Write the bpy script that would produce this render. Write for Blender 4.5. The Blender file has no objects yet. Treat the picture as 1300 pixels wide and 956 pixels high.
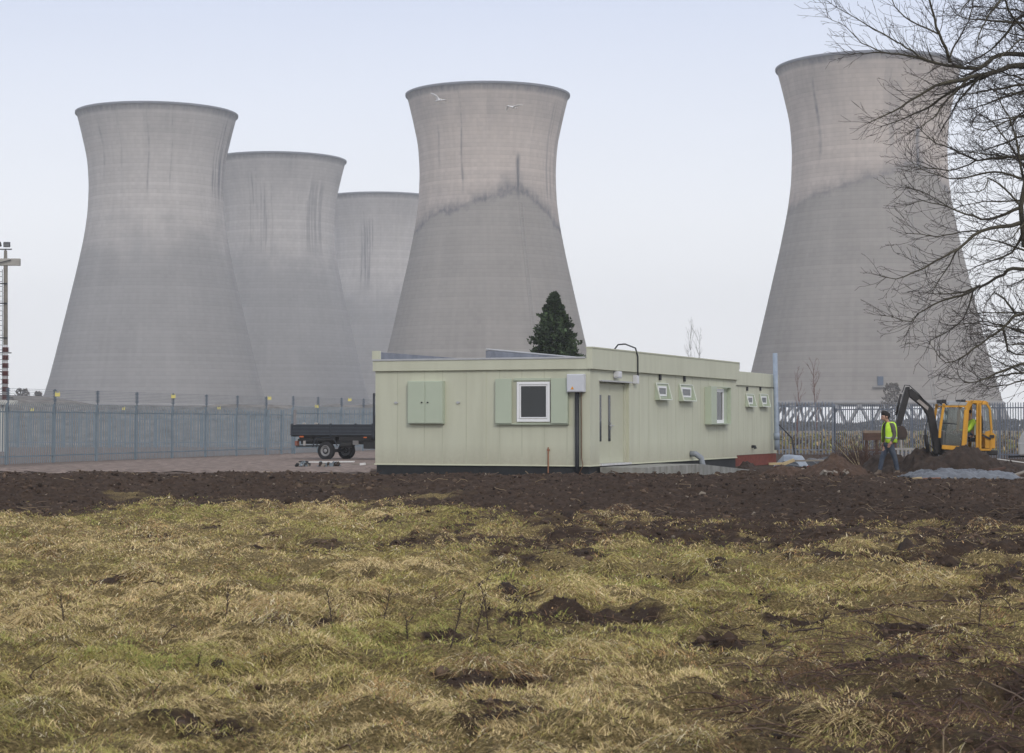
import bpy, math, random
import numpy as np
from mathutils import Vector, Matrix, Euler
random.seed(7); rng = np.random.default_rng(11)
S = bpy.context.scene
COL = S.collection
F = 2500.0; TILT = math.atan(105/2500.0); EYE = 1.55
PI = math.pi
# ------------------------------------------------------------------ camera
cam = bpy.data.cameras.new('camera'); camo = bpy.data.objects.new('camera', cam); COL.objects.link(camo)
camo.location = (0, 0, EYE); camo.rotation_euler = (PI/2+TILT, 0, 0)
cam.sensor_width = 36; cam.lens = 36*F/1300; cam.clip_end = 9000; cam.clip_start = .1
cam.shift_y = -(478-433)/1300
cam.dof.use_dof = True; cam.dof.focus_distance = 52; cam.dof.aperture_fstop = 9
S.camera = camo

def P(px, py, y):
    """world point seen at photo position px,py when it stands y metres away"""
    cx, cy = (px-650)/F, (433-py)/F
    c, s = math.cos(TILT), math.sin(TILT)
    dy = c - s*cy; dz = s + c*cy
    return Vector((cx/dy*y, y, EYE + dz/dy*y))

# ------------------------------------------------------------------ noise
def _h(ix, iy, seed):
    n = (ix.astype(np.int64)*374761393 + iy.astype(np.int64)*668265263 + seed*1274126177) & 0xffffffff
    n = ((n ^ (n >> 13))*1103515245) & 0xffffffff
    n = ((n ^ (n >> 16))*2246822519) & 0xffffffff
    return ((n ^ (n >> 15)) & 0xffffff)/float(0xffffff)
def vnoise(x, y, seed=0):
    x = np.asarray(x, float); y = np.asarray(y, float)
    ix = np.floor(x); iy = np.floor(y); fx = x-ix; fy = y-iy
    fx = fx*fx*(3-2*fx); fy = fy*fy*(3-2*fy)
    a = _h(ix, iy, seed); b = _h(ix+1, iy, seed); c = _h(ix, iy+1, seed); d = _h(ix+1, iy+1, seed)
    return (a+(b-a)*fx)*(1-fy)+(c+(d-c)*fx)*fy
def fbm(x, y, sc, oct=4, seed=0, rot=True):
    t = 0; amp = .5; tot = 0; x = np.asarray(x, float)/sc; y = np.asarray(y, float)/sc
    for o in range(oct):
        t = t + amp*vnoise(x, y, seed+o*17); tot += amp; amp *= .52
        x, y = (x*1.62+y*1.18+3.1, -x*1.18+y*1.62+7.7)
    return t/tot
def sst(a, b, x):
    t = np.clip((np.asarray(x, float)-a)/(b-a), 0, 1); return t*t*(3-2*t)

# ------------------------------------------------------------------ materials
def nt(m):
    m.use_nodes = True; return m.node_tree.nodes, m.node_tree.links
MATS = {}
def mat(name, col, rough=.7, var=.15, scale=4.0, metal=0, bump=0, bscale=None, col2=None, spec=.3, stretch=None, alpha=None, dirt=0):
    if name in MATS: return MATS[name]
    m = bpy.data.materials.new(name); N, L = nt(m); b = N['Principled BSDF']
    b.inputs['Roughness'].default_value = rough; b.inputs['Metallic'].default_value = metal
    b.inputs['Specular IOR Level'].default_value = spec
    tc = N.new('ShaderNodeTexCoord'); mp = N.new('ShaderNodeMapping'); L.new(tc.outputs['Object'], mp.inputs[0])
    if stretch: mp.inputs['Scale'].default_value = stretch
    nz = N.new('ShaderNodeTexNoise'); nz.inputs['Scale'].default_value = scale; nz.inputs['Detail'].default_value = 6
    nz.inputs['Roughness'].default_value = .65
    L.new(mp.outputs[0], nz.inputs['Vector'])
    r = N.new('ShaderNodeValToRGB'); r.color_ramp.elements[0].position = .3; r.color_ramp.elements[1].position = .7
    c2 = col2 or tuple(min(1, c*(1+var)) for c in col); c1 = tuple(c*(1-var) for c in col) if not col2 else col
    r.color_ramp.elements[0].color = (*c1, 1); r.color_ramp.elements[1].color = (*c2, 1)
    L.new(nz.outputs['Fac'], r.inputs[0])
    out = r.outputs[0]
    if dirt:
        n2 = N.new('ShaderNodeTexNoise'); n2.inputs['Scale'].default_value = 1.3; n2.inputs['Detail'].default_value = 8
        m2 = N.new('ShaderNodeMapping'); m2.inputs['Scale'].default_value = (3, 3, .35); L.new(tc.outputs['Object'], m2.inputs[0]); L.new(m2.outputs[0], n2.inputs['Vector'])
        r2 = N.new('ShaderNodeValToRGB'); r2.color_ramp.elements[0].position = .42; r2.color_ramp.elements[1].position = .75
        r2.color_ramp.elements[0].color = (1, 1, 1, 1); r2.color_ramp.elements[1].color = (1-dirt, 1-dirt*1.05, 1-dirt*1.15, 1)
        L.new(n2.outputs['Fac'], r2.inputs[0])
        mx = N.new('ShaderNodeMixRGB'); mx.blend_type = 'MULTIPLY'; mx.inputs[0].default_value = 1
        L.new(out, mx.inputs[1]); L.new(r2.outputs[0], mx.inputs[2]); out = mx.outputs[0]
    L.new(out, b.inputs['Base Color'])
    if bump:
        nb = N.new('ShaderNodeTexNoise'); nb.inputs['Scale'].default_value = bscale or scale*5; nb.inputs['Detail'].default_value = 5
        L.new(mp.outputs[0], nb.inputs['Vector'])
        bp = N.new('ShaderNodeBump'); bp.inputs['Strength'].default_value = bump; bp.inputs['Distance'].default_value = .02
        L.new(nb.outputs['Fac'], bp.inputs['Height']); L.new(bp.outputs[0], b.inputs['Normal'])
    MATS[name] = m; return m
def glass(name, col=(.02, .025, .03), rough=.05):
    if name in MATS: return MATS[name]
    m = bpy.data.materials.new(name); N, L = nt(m); b = N['Principled BSDF']
    b.inputs['Base Color'].default_value = (*col, 1); b.inputs['Roughness'].default_value = rough; b.inputs['Specular IOR Level'].default_value = .5
    MATS[name] = m; return m
def clear_glass(name):
    if name in MATS: return MATS[name]
    m = bpy.data.materials.new(name); N, L = nt(m); N.clear()
    o = N.new('ShaderNodeOutputMaterial'); t = N.new('ShaderNodeBsdfTransparent'); g = N.new('ShaderNodeBsdfGlossy'); x = N.new('ShaderNodeMixShader')
    t.inputs[0].default_value = (.58, .62, .60, 1); g.inputs['Roughness'].default_value = .08; x.inputs[0].default_value = .1
    L.new(t.outputs[0], x.inputs[1]); L.new(g.outputs[0], x.inputs[2]); L.new(x.outputs[0], o.inputs[0]); MATS[name] = m; return m
def attr_mat(name, attr='col', rough=.9, transl=0):
    m = bpy.data.materials.new(name); N, L = nt(m); b = N['Principled BSDF']; a = N.new('ShaderNodeAttribute'); a.attribute_name = attr
    L.new(a.outputs['Color'], b.inputs['Base Color']); b.inputs['Roughness'].default_value = rough; b.inputs['Specular IOR Level'].default_value = .15
    MATS[name] = m; return m

# ------------------------------------------------------------------ mesh building
class MB:
    def __init__(s): s.v = []; s.f = []
    def quadbox(s, c, sz, R=None):
        b = len(s.v); c = Vector(c)
        for dz in (-.5, .5):
            for dx, dy in ((-.5, -.5), (.5, -.5), (.5, .5), (-.5, .5)):
                p = Vector((dx*sz[0], dy*sz[1], dz*sz[2]))
                if R: p = R @ p
                s.v.append(tuple(c+p))
        s.f += [(b, b+3, b+2, b+1), (b+4, b+5, b+6, b+7)]+[(b+i, b+(i+1) % 4, b+4+(i+1) % 4, b+4+i) for i in range(4)]
        return s
    def box(s, x0, x1, y0, y1, z0, z1):
        return s.quadbox(((x0+x1)/2, (y0+y1)/2, (z0+z1)/2), (abs(x1-x0), abs(y1-y0), abs(z1-z0)))
    def tube(s, pts, rad, n=6, cap=True, closed=False):
        pts = [Vector(p) for p in pts]; m = len(pts)
        if not hasattr(rad, '__len__'): rad = [rad]*m
        b = len(s.v); u = None
        for i, p in enumerate(pts):
            t = (pts[min(i+1, m-1)]-pts[max(i-1, 0)])
            t = t.normalized() if t.length > 1e-9 else Vector((0, 0, 1))
            if u is None:
                u = t.cross(Vector((0, 0, 1)));
                if u.length < .05: u = t.cross(Vector((1, 0, 0)))
            u = (u - t*u.dot(t)).normalized(); w = t.cross(u)
            for k in range(n):
                a = 2*PI*k/n + PI/n
                s.v.append(tuple(p+(u*math.cos(a)+w*math.sin(a))*rad[i]))
        for i in range(m-1):
            for k in range(n):
                s.f.append((b+i*n+k, b+i*n+(k+1) % n, b+(i+1)*n+(k+1) % n, b+(i+1)*n+k))
        if cap:
            s.f.append(tuple(b+k for k in range(n))[::-1]); s.f.append(tuple(b+(m-1)*n+k for k in range(n)))
        return s
    def bar(s, a, b_, w, d=None):
        """rectangular bar from a to b, width w (vertical-ish), depth d"""
        a = Vector(a); b_ = Vector(b_); d = d or w; t = (b_-a); L = t.length; t.normalize()
        u = t.cross(Vector((0, 1, 0)))
        if u.length < .05: u = t.cross(Vector((1, 0, 0)))
        u.normalize(); v = t.cross(u)
        R = Matrix((u, v, t)).transposed()
        return s.quadbox((a+b_)/2, (w, d, L), R)
    def lathe(s, prof, n=24, c=(0, 0, 0), axis='z', cap=True):
        b = len(s.v); c = Vector(c)
        for r, h in prof:
            for k in range(n):
                a = 2*PI*k/n; x, y = r*math.cos(a), r*math.sin(a)
                p = {'z': Vector((x, y, h)), 'y': Vector((x, h, y)), 'x': Vector((h, x, y))}[axis]
                s.v.append(tuple(c+p))
        for i in range(len(prof)-1):
            for k in range(n): s.f.append((b+i*n+k, b+i*n+(k+1) % n, b+(i+1)*n+(k+1) % n, b+(i+1)*n+k))
        if cap:
            s.f.append(tuple(b+k for k in range(n))[::-1]); s.f.append(tuple(b+(len(prof)-1)*n+k for k in range(n)))
        return s
    def prism(s, pts, y0, y1):
        """polygon in x,z extruded along y"""
        b = len(s.v); n = len(pts)
        for y in (y0, y1):
            for x, z in pts: s.v.append((x, y, z))
        s.f.append(tuple(range(b, b+n))); s.f.append(tuple(range(b+2*n-1, b+n-1, -1)))
        for i in range(n): s.f.append((b+i, b+n+i, b+n+(i+1) % n, b+(i+1) % n))
        return s
    def build(s, name, m, parent=None, smooth=False, bevel=0, loc=None):
        me = bpy.data.meshes.new(name); me.from_pydata(s.v, [], s.f)
        import bmesh
        bm = bmesh.new(); bm.from_mesh(me); bmesh.ops.recalc_face_normals(bm, faces=bm.faces); bm.to_mesh(me); bm.free()
        o = bpy.data.objects.new(name, me); COL.objects.link(o); me.materials.append(m)
        if parent: o.parent = parent
        if loc is not None: o.location = loc
        if smooth: me.shade_smooth()
        if bevel:
            md = o.modifiers.new('bevel', 'BEVEL'); md.width = bevel; md.segments = 2; md.limit_method = 'ANGLE'
        return o
def np_mesh(name, v, quads, m, parent=None, smooth=False, col=None, attrs=None, tris=False):
    me = bpy.data.meshes.new(name); nv = len(v); k = quads.shape[1]; nf = len(quads)
    me.vertices.add(nv); me.vertices.foreach_set('co', v.astype(np.float32).ravel())
    me.loops.add(nf*k); me.loops.foreach_set('vertex_index', quads.astype(np.int32).ravel())
    me.polygons.add(nf); me.polygons.foreach_set('loop_start', np.arange(0, nf*k, k, dtype=np.int32))
    me.update(calc_edges=True)
    if smooth: me.shade_smooth()
    if col is not None:
        a = me.color_attributes.new('col', 'FLOAT_COLOR', 'POINT')
        c = np.ones((nv, 4), np.float32); c[:, :3] = col; a.data.foreach_set('color', c.ravel())
    for n_, arr in (attrs or {}).items():
        a = me.attributes.new(n_, 'FLOAT', 'POINT'); a.data.foreach_set('value', arr.astype(np.float32).ravel())
    me.materials.append(m)
    o = bpy.data.objects.new(name, me); COL.objects.link(o)
    if parent: o.parent = parent
    return o
def tag(o, label=None, cat=None, group=None, kind=None):
    if label: o['label'] = label
    if cat: o['category'] = cat
    if group: o['group'] = group
    if kind: o['kind'] = kind
    return o
def thing(name, loc, label, cat, group=None, rz=0):
    o = bpy.data.objects.new(name, None); COL.objects.link(o); o.location = loc; o.rotation_euler = (0, 0, rz)
    o.empty_display_size = .3
    return tag(o, label, cat, group)
def copy_tree(root, loc, rz=None, label=None, scale=None):
    kids = {}
    for o in bpy.data.objects:
        if o.parent: kids.setdefault(o.parent.name, []).append(o)
    def rec(o, par):
        c = o.copy(); COL.objects.link(c)
        if par: c.parent = par
        for ch in kids.get(o.name, []): rec(ch, c)
        return c
    r = rec(root, None); r.location = loc
    if rz is not None: r.rotation_euler = (0, 0, rz)
    if label: r['label'] = label
    if scale: r.scale = scale
    return r

# ------------------------------------------------------------------ ground
CRX = np.array([-400, 0, 400, 750, 980, 1080, 1200, 1300, 1700]); CRH = np.array([.37, .40, .37, .34, .32, .28, .17, .18, .2])
def hgt(x, y):
    x = np.asarray(x, float); y = np.asarray(y, float)
    px = 650+F*x/np.maximum(y, 6)
    c = np.interp(px, CRX, CRH)+(fbm(x, y*.4, 1.3, 4, 5)-.5)*.16
    edge = 35.5+(fbm(x, y*0, 4, 3, 9)-.5)*3
    base = np.where(px > 470, .12, 0.0)
    up = sst(0, 1, (y-edge)/8.0); dn = sst(45.5, 50.5, y)
    far = sst(60, 75, y)
    bank = c*up*(1-dn)+base*dn*(1-far)
    grass = 1-sst(33, 38, y); soil = sst(33, 37, y)*(1-sst(56, 70, y))
    h = bank
    h = h+grass*((fbm(x, y, 1.5, 4, 21)-.5)*.24+(np.abs(fbm(x, y, .62, 3, 31)-.5)*2)**.75*.24-.11+(fbm(x, y, .16, 2, 33)-.5)*.03)
    r1 = 1-np.abs(fbm(x, y, .45, 4, 41)-.5)*2
    h = h+soil*((fbm(x, y, .9, 4, 51)-.5)*.13+(fbm(x, y, .15, 3, 61)-.5)*.15+(r1-.85)*.09)
    bare = grass*(1-sst(.40, .52, fbm(x, y, .8, 4, 91)))
    h = h+bare*((fbm(x, y, .13, 3, 65)-.5)*.11)
    h = h+sst(60, 70, y)*(fbm(x, y, 3, 3, 71)-.5)*.05
    # dig near the camera never above it
    return h
def hz(x, y): return float(hgt(np.array([x]), np.array([y]))[0])
def grassy(x, y):
    """1 where grass grows, 0 on bare soil"""
    px = 650+F*x/np.maximum(y, 6)
    lim = np.interp(px, [-400, 0, 150, 350, 560, 640, 700, 900, 1300, 1700], [34, 33.5, 36.5, 37.5, 37.5, 34.5, 31.5, 30, 30.5, 30])
    lim = lim+(fbm(x, y, 1.3, 4, 81)-.5)*10+(fbm(x, y, .35, 3, 83)-.5)*4
    g = 1-sst(-2.0, 1.4, y-lim)
    n = fbm(x, y, .8, 4, 91)+(fbm(x, y, .14, 3, 93)-.5)*.22
    patch = np.interp(px, [0, 500, 700, 1300], [.27, .31, .37, .39])
    patch = patch+.15*sst(20, 27, y)*sst(540, 700, px)+.05*sst(950, 1150, px)
    g = g*sst(patch-.04, patch+.05, n)
    tr = np.exp(-((y-26-(fbm(x, y*0, 3, 2, 3)-.5)*1.5)/.75)**2)*sst(330, 420, px)*(1-sst(720, 860, px))
    g = g*(1-.95*tr)
    br = (1-sst(11.6, 14.5, y+(fbm(x, y, 1.2, 3, 14)-.5)*3))*sst(820, 1020, px)
    g = g*(1-.72*br)
    return g
def build_ground():
    ys = [-60, -30, -10, 0, 3, 5]; y = 6.0
    while y < 64:
        ys.append(y); y += .045 if y < 16 else (.06 if y < 36 else .07)
    while y < 1500: ys.append(y); y *= 1.02 if y > 90 else 1.006
    ys.append(1500.)
    ys = np.array(ys)
    t = np.concatenate([-np.geomspace(12, .42, 24), np.linspace(-.4, -.3, 40)[:-1], np.linspace(-.3, .3, 560), np.linspace(.3, .4, 40)[1:], np.geomspace(.42, 12, 24)])
    sc = np.maximum(ys, 9); sc = np.where(ys > 200, sc, sc)
    T, Y = np.meshgrid(t, ys); SC = np.repeat(sc[:, None], len(t), 1)
    X = np.clip(T*SC, -1500, 1500)
    # keep outer columns apart where clipped
    X = np.where(np.abs(T*SC) > 1500, np.sign(T)*(1500+np.abs(T)*3), X)
    H = hgt(X, Y); H = np.where(Y < 6, H*0-.02, H)
    far = sst(70, 400, Y); H = H*(1-far)
    G = np.where(Y < 60, grassy(X, Y), 0); G = np.where(Y < 6, .8, G)
    pxx = 650+F*X/np.maximum(Y, 6)
    grav = sst(56, 66, Y+(fbm(X, Y, 3, 3, 2)-.5)*8)*np.where(pxx < 700, 1, 0)*(1-sst(135, 150, Y))
    field = sst(100, 112, Y+(fbm(X, Y, 9, 3, 4)-.5)*14)*np.where(pxx > 700, 1, 0)+sst(170, 200, Y)*np.where(pxx <= 700, 1, 0)
    n, m_ = H.shape
    v = np.stack([X, Y, H], -1).reshape(-1, 3)
    idx = np.arange(n*m_).reshape(n, m_)
    q = np.stack([idx[:-1, :-1], idx[:-1, 1:], idx[1:, 1:], idx[1:, :-1]], -1).reshape(-1, 4)
    m = bpy.data.materials.new('ground_soil_and_turf'); N, L = nt(m); b = N['Principled BSDF']; b.inputs['Roughness'].default_value = .95
    b.inputs['Specular IOR Level'].default_value = .12
    tc = N.new('ShaderNodeTexCoord')
    def noise(sc_, d=6, r=.65):
        z = N.new('ShaderNodeTexNoise'); z.inputs['Scale'].default_value = sc_; z.inputs['Detail'].default_value = d; z.inputs['Roughness'].default_value = r
        L.new(tc.outputs['Object'], z.inputs['Vector']); return z.outputs['Fac']
    def ramp(f, stops):
        r = N.new('ShaderNodeValToRGB'); e = r.color_ramp.elements
        while len(e) < len(stops): e.new(.5)
        for i, (p, c) in enumerate(stops): e[i].position = p; e[i].color = (*c, 1)
        L.new(f, r.inputs[0]); return r.outputs[0]
    def mix(f, a, b_):
        x = N.new('ShaderNodeMixRGB'); L.new(f, x.inputs[0]); L.new(a, x.inputs[1]); L.new(b_, x.inputs[2]); return x.outputs[0]
    def at(n_):
        a = N.new('ShaderNodeAttribute'); a.attribute_name = n_; return a.outputs['Fac']
    soil = mix(noise(.35, 4), ramp(noise(5, 9, .75), [(.3, (.028, .018, .0125)), (.48, (.066, .043, .030)), (.62, (.115, .078, .054)), (.78, (.22, .16, .115))]),
               ramp(noise(9, 9, .75), [(.3, (.018, .012, .0095)), (.52, (.042, .028, .020)), (.7, (.088, .061, .043))]))
    that = ramp(noise(38, 6, .8), [(.36, (.05, .036, .017)), (.5, (.19, .145, .062)), (.64, (.46, .35, .17))])
    gr = ramp(noise(3, 9, .8), [(.3, (.10, .078, .065)), (.5, (.17, .135, .115)), (.7, (.27, .22, .19))])
    fl = ramp(noise(.12, 8, .7), [(.3, (.09, .075, .045)), (.5, (.19, .145, .085)), (.7, (.13, .13, .07))])
    c = mix(at('grassy'), soil, that); c = mix(at('gravel'), c, gr); c = mix(at('field'), c, fl)
    L.new(c, b.inputs['Base Color'])
    bp = N.new('ShaderNodeBump'); bp.inputs['Strength'].default_value = 1; bp.inputs['Distance'].default_value = .06
    L.new(noise(16, 8, .75), bp.inputs['Height']); L.new(bp.outputs[0], b.inputs['Normal'])
    MATS['ground'] = m
    o = np_mesh('ground', v, q, m, smooth=True, attrs={'grassy': G.ravel(), 'gravel': np.clip(grav, 0, 1).ravel(), 'field': np.clip(field, 0, 1).ravel()})
    tag(o, kind='structure')
build_ground()

# track of pale pinkish crushed brick left of the cabin
def sheet(name, x_of, ys, w_of, m, lift=.03, n=60, seed=0):
    V = []; ny = len(ys)
    for y in ys:
        a, b_ = x_of(y), w_of(y)
        for k in range(n):
            x = a+(b_-a)*k/(n-1); V.append((x, y))
    V = np.array(V); jig = (fbm(V[:, 0], V[:, 1], 1.2, 3, seed)-.5)*.6
    H = hgt(V[:, 0], V[:, 1])+lift+(fbm(V[:, 0], V[:, 1], .5, 3, seed+4)-.5)*.03
    v = np.stack([V[:, 0], V[:, 1]+jig, H], -1)
    idx = np.arange(ny*n).reshape(ny, n)
    q = np.stack([idx[:-1, :-1], idx[:-1, 1:], idx[1:, 1:], idx[1:, :-1]], -1).reshape(-1, 4)
    return np_mesh(name, v, q, m, smooth=True)
m_track = mat('crushed_brick_track', (.10, .07, .056), .95, scale=2.2, col2=(.30, .235, .20), bump=.9, bscale=14, dirt=.55)
ft = lambda y: -19.1+(y-74.5)*.2735     # front fence line x at depth y
o = sheet('track', lambda y: max(ft(y)+.5+(2.2 if y < 76 else 1.2), -40), list(np.linspace(62, 106, 90)), lambda y: -1.0+.1*(y-60), m_track, lift=.035, n=110)
tag(o, kind='structure')

# ------------------------------------------------------------------ towers
TH = [0, 6.5, 14, 21.7, 28, 37, 46, 55, 62, 70, 77.6, 86, 91]
TR = [33.9, 32.2, 29.9, 28.0, 26.5, 24.4, 22.3, 20.45, 19.5, 19.2, 19.7, 21.6, 22.9]
def smooth_prof(h):
    # Catmull-like smoothing of the radius table
    hs = np.linspace(0, 91, 400); r = np.interp(hs, TH, TR); k = np.hanning(41); k /= k.sum()
    rp = np.pad(r, 20, mode='reflect', reflect_type='odd'); rs = np.convolve(rp, k, 'valid'); return np.interp(h, hs, rs)
def tower_mat():
    m = bpy.data.materials.new('weathered_tower_concrete'); N, L = nt(m); b = N['Principled BSDF']; b.inputs['Roughness'].default_value = .95
    b.inputs['Specular IOR Level'].default_value = .1
    tc = N.new('ShaderNodeTexCoord'); sp = N.new('ShaderNodeSeparateXYZ'); L.new(tc.outputs['Object'], sp.inputs[0])
    at2 = N.new('ShaderNodeMath'); at2.operation = 'ARCTAN2'; L.new(sp.outputs[0], at2.inputs[0]); L.new(sp.outputs[1], at2.inputs[1])
    cb = N.new('ShaderNodeCombineXYZ'); L.new(at2.outputs[0], cb.inputs[0]); L.new(sp.outputs[2], cb.inputs[2])
    def nz(scale, sx, sz, d=5):
        mp = N.new('ShaderNodeMapping'); mp.inputs['Scale'].default_value = (sx, 1, sz); L.new(cb.outputs[0], mp.inputs[0])
        z = N.new('ShaderNodeTexNoise'); z.inputs['Scale'].default_value = scale; z.inputs['Detail'].default_value = d; z.inputs['Roughness'].default_value = .6
        L.new(mp.outputs[0], z.inputs['Vector']); return z.outputs['Fac']
    def math_(op, a, c, clamp=False):
        x = N.new('ShaderNodeMath'); x.operation = op; x.use_clamp = clamp
        for i, q in enumerate((a, c)):
            if q is None: continue
            if isinstance(q, (int, float)): x.inputs[i].default_value = q
            else: L.new(q, x.inputs[i])
        return x.outputs[0]
    def at(n_):
        a = N.new('ShaderNodeAttribute'); a.attribute_name = n_; return a.outputs['Fac']
    def mixc(f, a, b_):
        x = N.new('ShaderNodeMixRGB'); L.new(f, x.inputs[0])
        for i, q in ((1, a), (2, b_)):
            if isinstance(q, tuple): x.inputs[i].default_value = (*q, 1)
            else: L.new(q, x.inputs[i])
        return x.outputs[0]
    base = mixc(at('lower'), mixc(at('warm'), (.385, .37, .36), (.45, .395, .355)), mixc(at('warm'), (.235, .231, .232), (.245, .228, .21)))
    ring = math_('FRACT', math_('MULTIPLY', sp.outputs[2], 1/1.05), None)
    line = math_('LESS_THAN', ring, .16)
    cell = math_('FLOOR', math_('MULTIPLY', sp.outputs[2], 1/1.05), None)
    wn = N.new('ShaderNodeTexWhiteNoise'); wn.noise_dimensions = '1D'; L.new(cell, wn.inputs['W'])
    wn2 = N.new('ShaderNodeTexWhiteNoise'); wn2.noise_dimensions = '2D'
    cc = N.new('ShaderNodeCombineXYZ'); L.new(math_('FLOOR', math_('MULTIPLY', at2.outputs[0], 22), None), cc.inputs[0]); L.new(cell, cc.inputs[1]); L.new(cc.outputs[0], wn2.inputs['Vector'])
    v = math_('ADD', 1.0, math_('MULTIPLY', math_('SUBTRACT', wn.outputs['Value'], .5), .13))
    v = math_('ADD', v, math_('MULTIPLY', math_('SUBTRACT', wn2.outputs['Value'], .5), .09))
    v = math_('SUBTRACT', v, math_('MULTIPLY', line, .12))
    v = math_('ADD', v, math_('MULTIPLY', math_('SUBTRACT', nz(1, 2.2, .05), .5), .45))
    v = math_('ADD', v, math_('MULTIPLY', math_('SUBTRACT', nz(1, 14, .03), .5), .34))
    v = math_('ADD', v, math_('MULTIPLY', math_('SUBTRACT', nz(1, 9, .9), .5), .16))
    vv = N.new('ShaderNodeVectorMath'); vv.operation = 'SCALE'; L.new(base, vv.inputs[0]); L.new(v, vv.inputs['Scale'])
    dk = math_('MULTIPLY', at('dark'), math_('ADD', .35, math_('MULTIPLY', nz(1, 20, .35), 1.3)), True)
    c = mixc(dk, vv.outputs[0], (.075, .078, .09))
    L.new(c, b.inputs['Base Color']); return m
TM = tower_mat(); m_rim = mat('tower_rim_concrete', (.13, .14, .165), .9, .15, .3)
m_leg = mat('tower_leg_concrete', (.24, .235, .235), .9, .15, .5)
def tower(px, y, label, kr=1.0, style='soft', warm=0, seed=0, params=None, ladder=None):
    c = P(px, 538, y); root = thing('cooling_tower', (c.x, y, 0), label, 'cooling tower', 'cooling towers of the power station')
    nA, nH = 640, 260
    hs = np.linspace(6.5, 91, nH); A = np.linspace(0, 2*PI, nA, endpoint=False)
    r = smooth_prof(hs)*kr
    AA, HH = np.meshgrid(A, hs); RR = np.repeat(r[:, None], nA, 1)
    X = RR*np.sin(AA); Y = -RR*np.cos(AA)                      # A=0 faces -Y (camera), + to the right
    look = math.atan2(c.x, y)
    ang = (AA+PI) % (2*PI)-PI; s = np.sin(ang+look)   # screen-like coordinate -1..1 on the near side
    lower = np.zeros_like(HH); dark = np.zeros_like(HH)
    n1 = fbm(AA*22.9, HH, 6, 4, seed)-.5; n2 = fbm(AA*22.9, HH, 1.7, 3, seed+3)-.5
    if style == 'step':
        sx, sh = params['line']
        hb = np.interp(s, sx, sh); st = np.interp(np.floor(s*26)/26, sx, sh); hb = .35*hb+.65*st+np.round(n2*5)*.5
        d = HH-hb
        lower = 1-sst(-.8, .8, d)
        wgt = params.get('w', 1)
        dark = np.exp(-np.clip(d, 0, None)/(3.0+1.5*n1*2))*sst(-1.2, .2, d)*wgt*(.85+n1*1.2)
        s0 = params['peak']; hp = np.interp(s0, sx, sh)
        vs = np.exp(-((s-s0)/.028)**2)*sst(hp-4, hp, HH)*(1-sst(hp+7, hp+11, HH))
        vs2 = np.exp(-((s-s0)/.10)**2)*sst(hp-2, hp+1, HH)*(1-sst(hp+2, hp+8, HH))*.5
        dark = np.maximum(dark, np.maximum(vs, vs2))
        lower = np.clip(lower+.25*sst(60, 40, HH)*0, 0, 1)
    else:
        hb = params['hb']
        lower = 1-sst(-9, 9, HH-hb-n1*14)
    for s0, w, h0, a in params.get('streaks', []):              # rust and damp runs below the rim
        ln = s0+.012*np.sin(HH*.3+seed)
        k = np.exp(-((s-ln)/w)**2)*sst(h0, h0+8, HH)*(.7+n2*1.5)
        dark = np.maximum(dark, a*k*.75)
    for s0, w, h0, h1, a in params.get('patch', []):
        k = np.exp(-np.clip(np.abs(s-s0)-w, 0, 9)**2/.0018)*sst(h0-5, h0+5, HH)*(1-sst(h1-3, h1+5, HH))
        tex = sst(.45, .62, fbm(AA*70, HH*.09, 2, 4, seed+9))
        dark = np.maximum(dark, a*k*tex*.8)
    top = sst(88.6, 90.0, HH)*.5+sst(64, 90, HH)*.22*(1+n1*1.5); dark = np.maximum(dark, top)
    v = np.stack([X, Y, HH], -1).reshape(-1, 3); idx = np.arange(nH*nA).reshape(nH, nA); ir = np.roll(idx, -1, 1)
    q = np.stack([idx[:-1], ir[:-1], ir[1:], idx[1:]], -1).reshape(-1, 4)
    # inner face
    vi = v.copy(); rad = np.hypot(vi[:, 0], vi[:, 1]); vi[:, 0] *= (rad-.35)/rad; vi[:, 1] *= (rad-.35)/rad
    qi = q[:, ::-1]+len(v)
    top_ = np.stack([idx[-1], ir[-1], ir[-1]+len(v), idx[-1]+len(v)], -1); bot_ = np.stack([ir[0], idx[0], idx[0]+len(v), ir[0]+len(v)], -1)
    lo = np.concatenate([lower.ravel()]*2); dk = np.concatenate([np.clip(dark, 0, 1).ravel(), dark.ravel()*0]); wm = np.full(len(lo), warm, float)
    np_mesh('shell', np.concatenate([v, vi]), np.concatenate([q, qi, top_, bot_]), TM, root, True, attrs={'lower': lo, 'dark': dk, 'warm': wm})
    R = smooth_prof(91)*kr
    MB().lathe([(R-.4, 90.7), (R+.35, 90.7), (R+.42, 90.9), (R+.42, 91.3), (R+.2, 91.4), (R-.5, 91.4), (R-.5, 90.7)], 128, cap=False).build('rim', m_rim, root, True)
    rb = smooth_prof(6.5)*kr; rg = 34.3*kr
    MB().lathe([(rb-.7, 6.1), (rb+.25, 6.1), (rb+.25, 7.0), (rb-.7, 7.0), (rb-.7, 6.1)], 128, cap=False).build('ring_beam', m_leg, root, True)
    MB().lathe([(rg-.6, 0), (rg+1.2, 0), (rg+1.2, .9), (rg-.6, .9), (rg-.6, 0)], 96, cap=False).build('pond_wall', m_leg, root, True)
    n = 36; proto = {}
    for sg in (-1, 1):
        da = sg*PI/n
        proto[sg] = MB().bar((0, -rg, .8), (math.sin(da)*(rb-.2), -math.cos(da)*(rb-.2), 6.3), .55, .55)
        g = proto[sg].build('leg', m_leg, root)
        for k in range(1, n):
            e = g.copy(); COL.objects.link(e); e.parent = root; e.rotation_euler = (0, 0, 2*PI*k/n)
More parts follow.
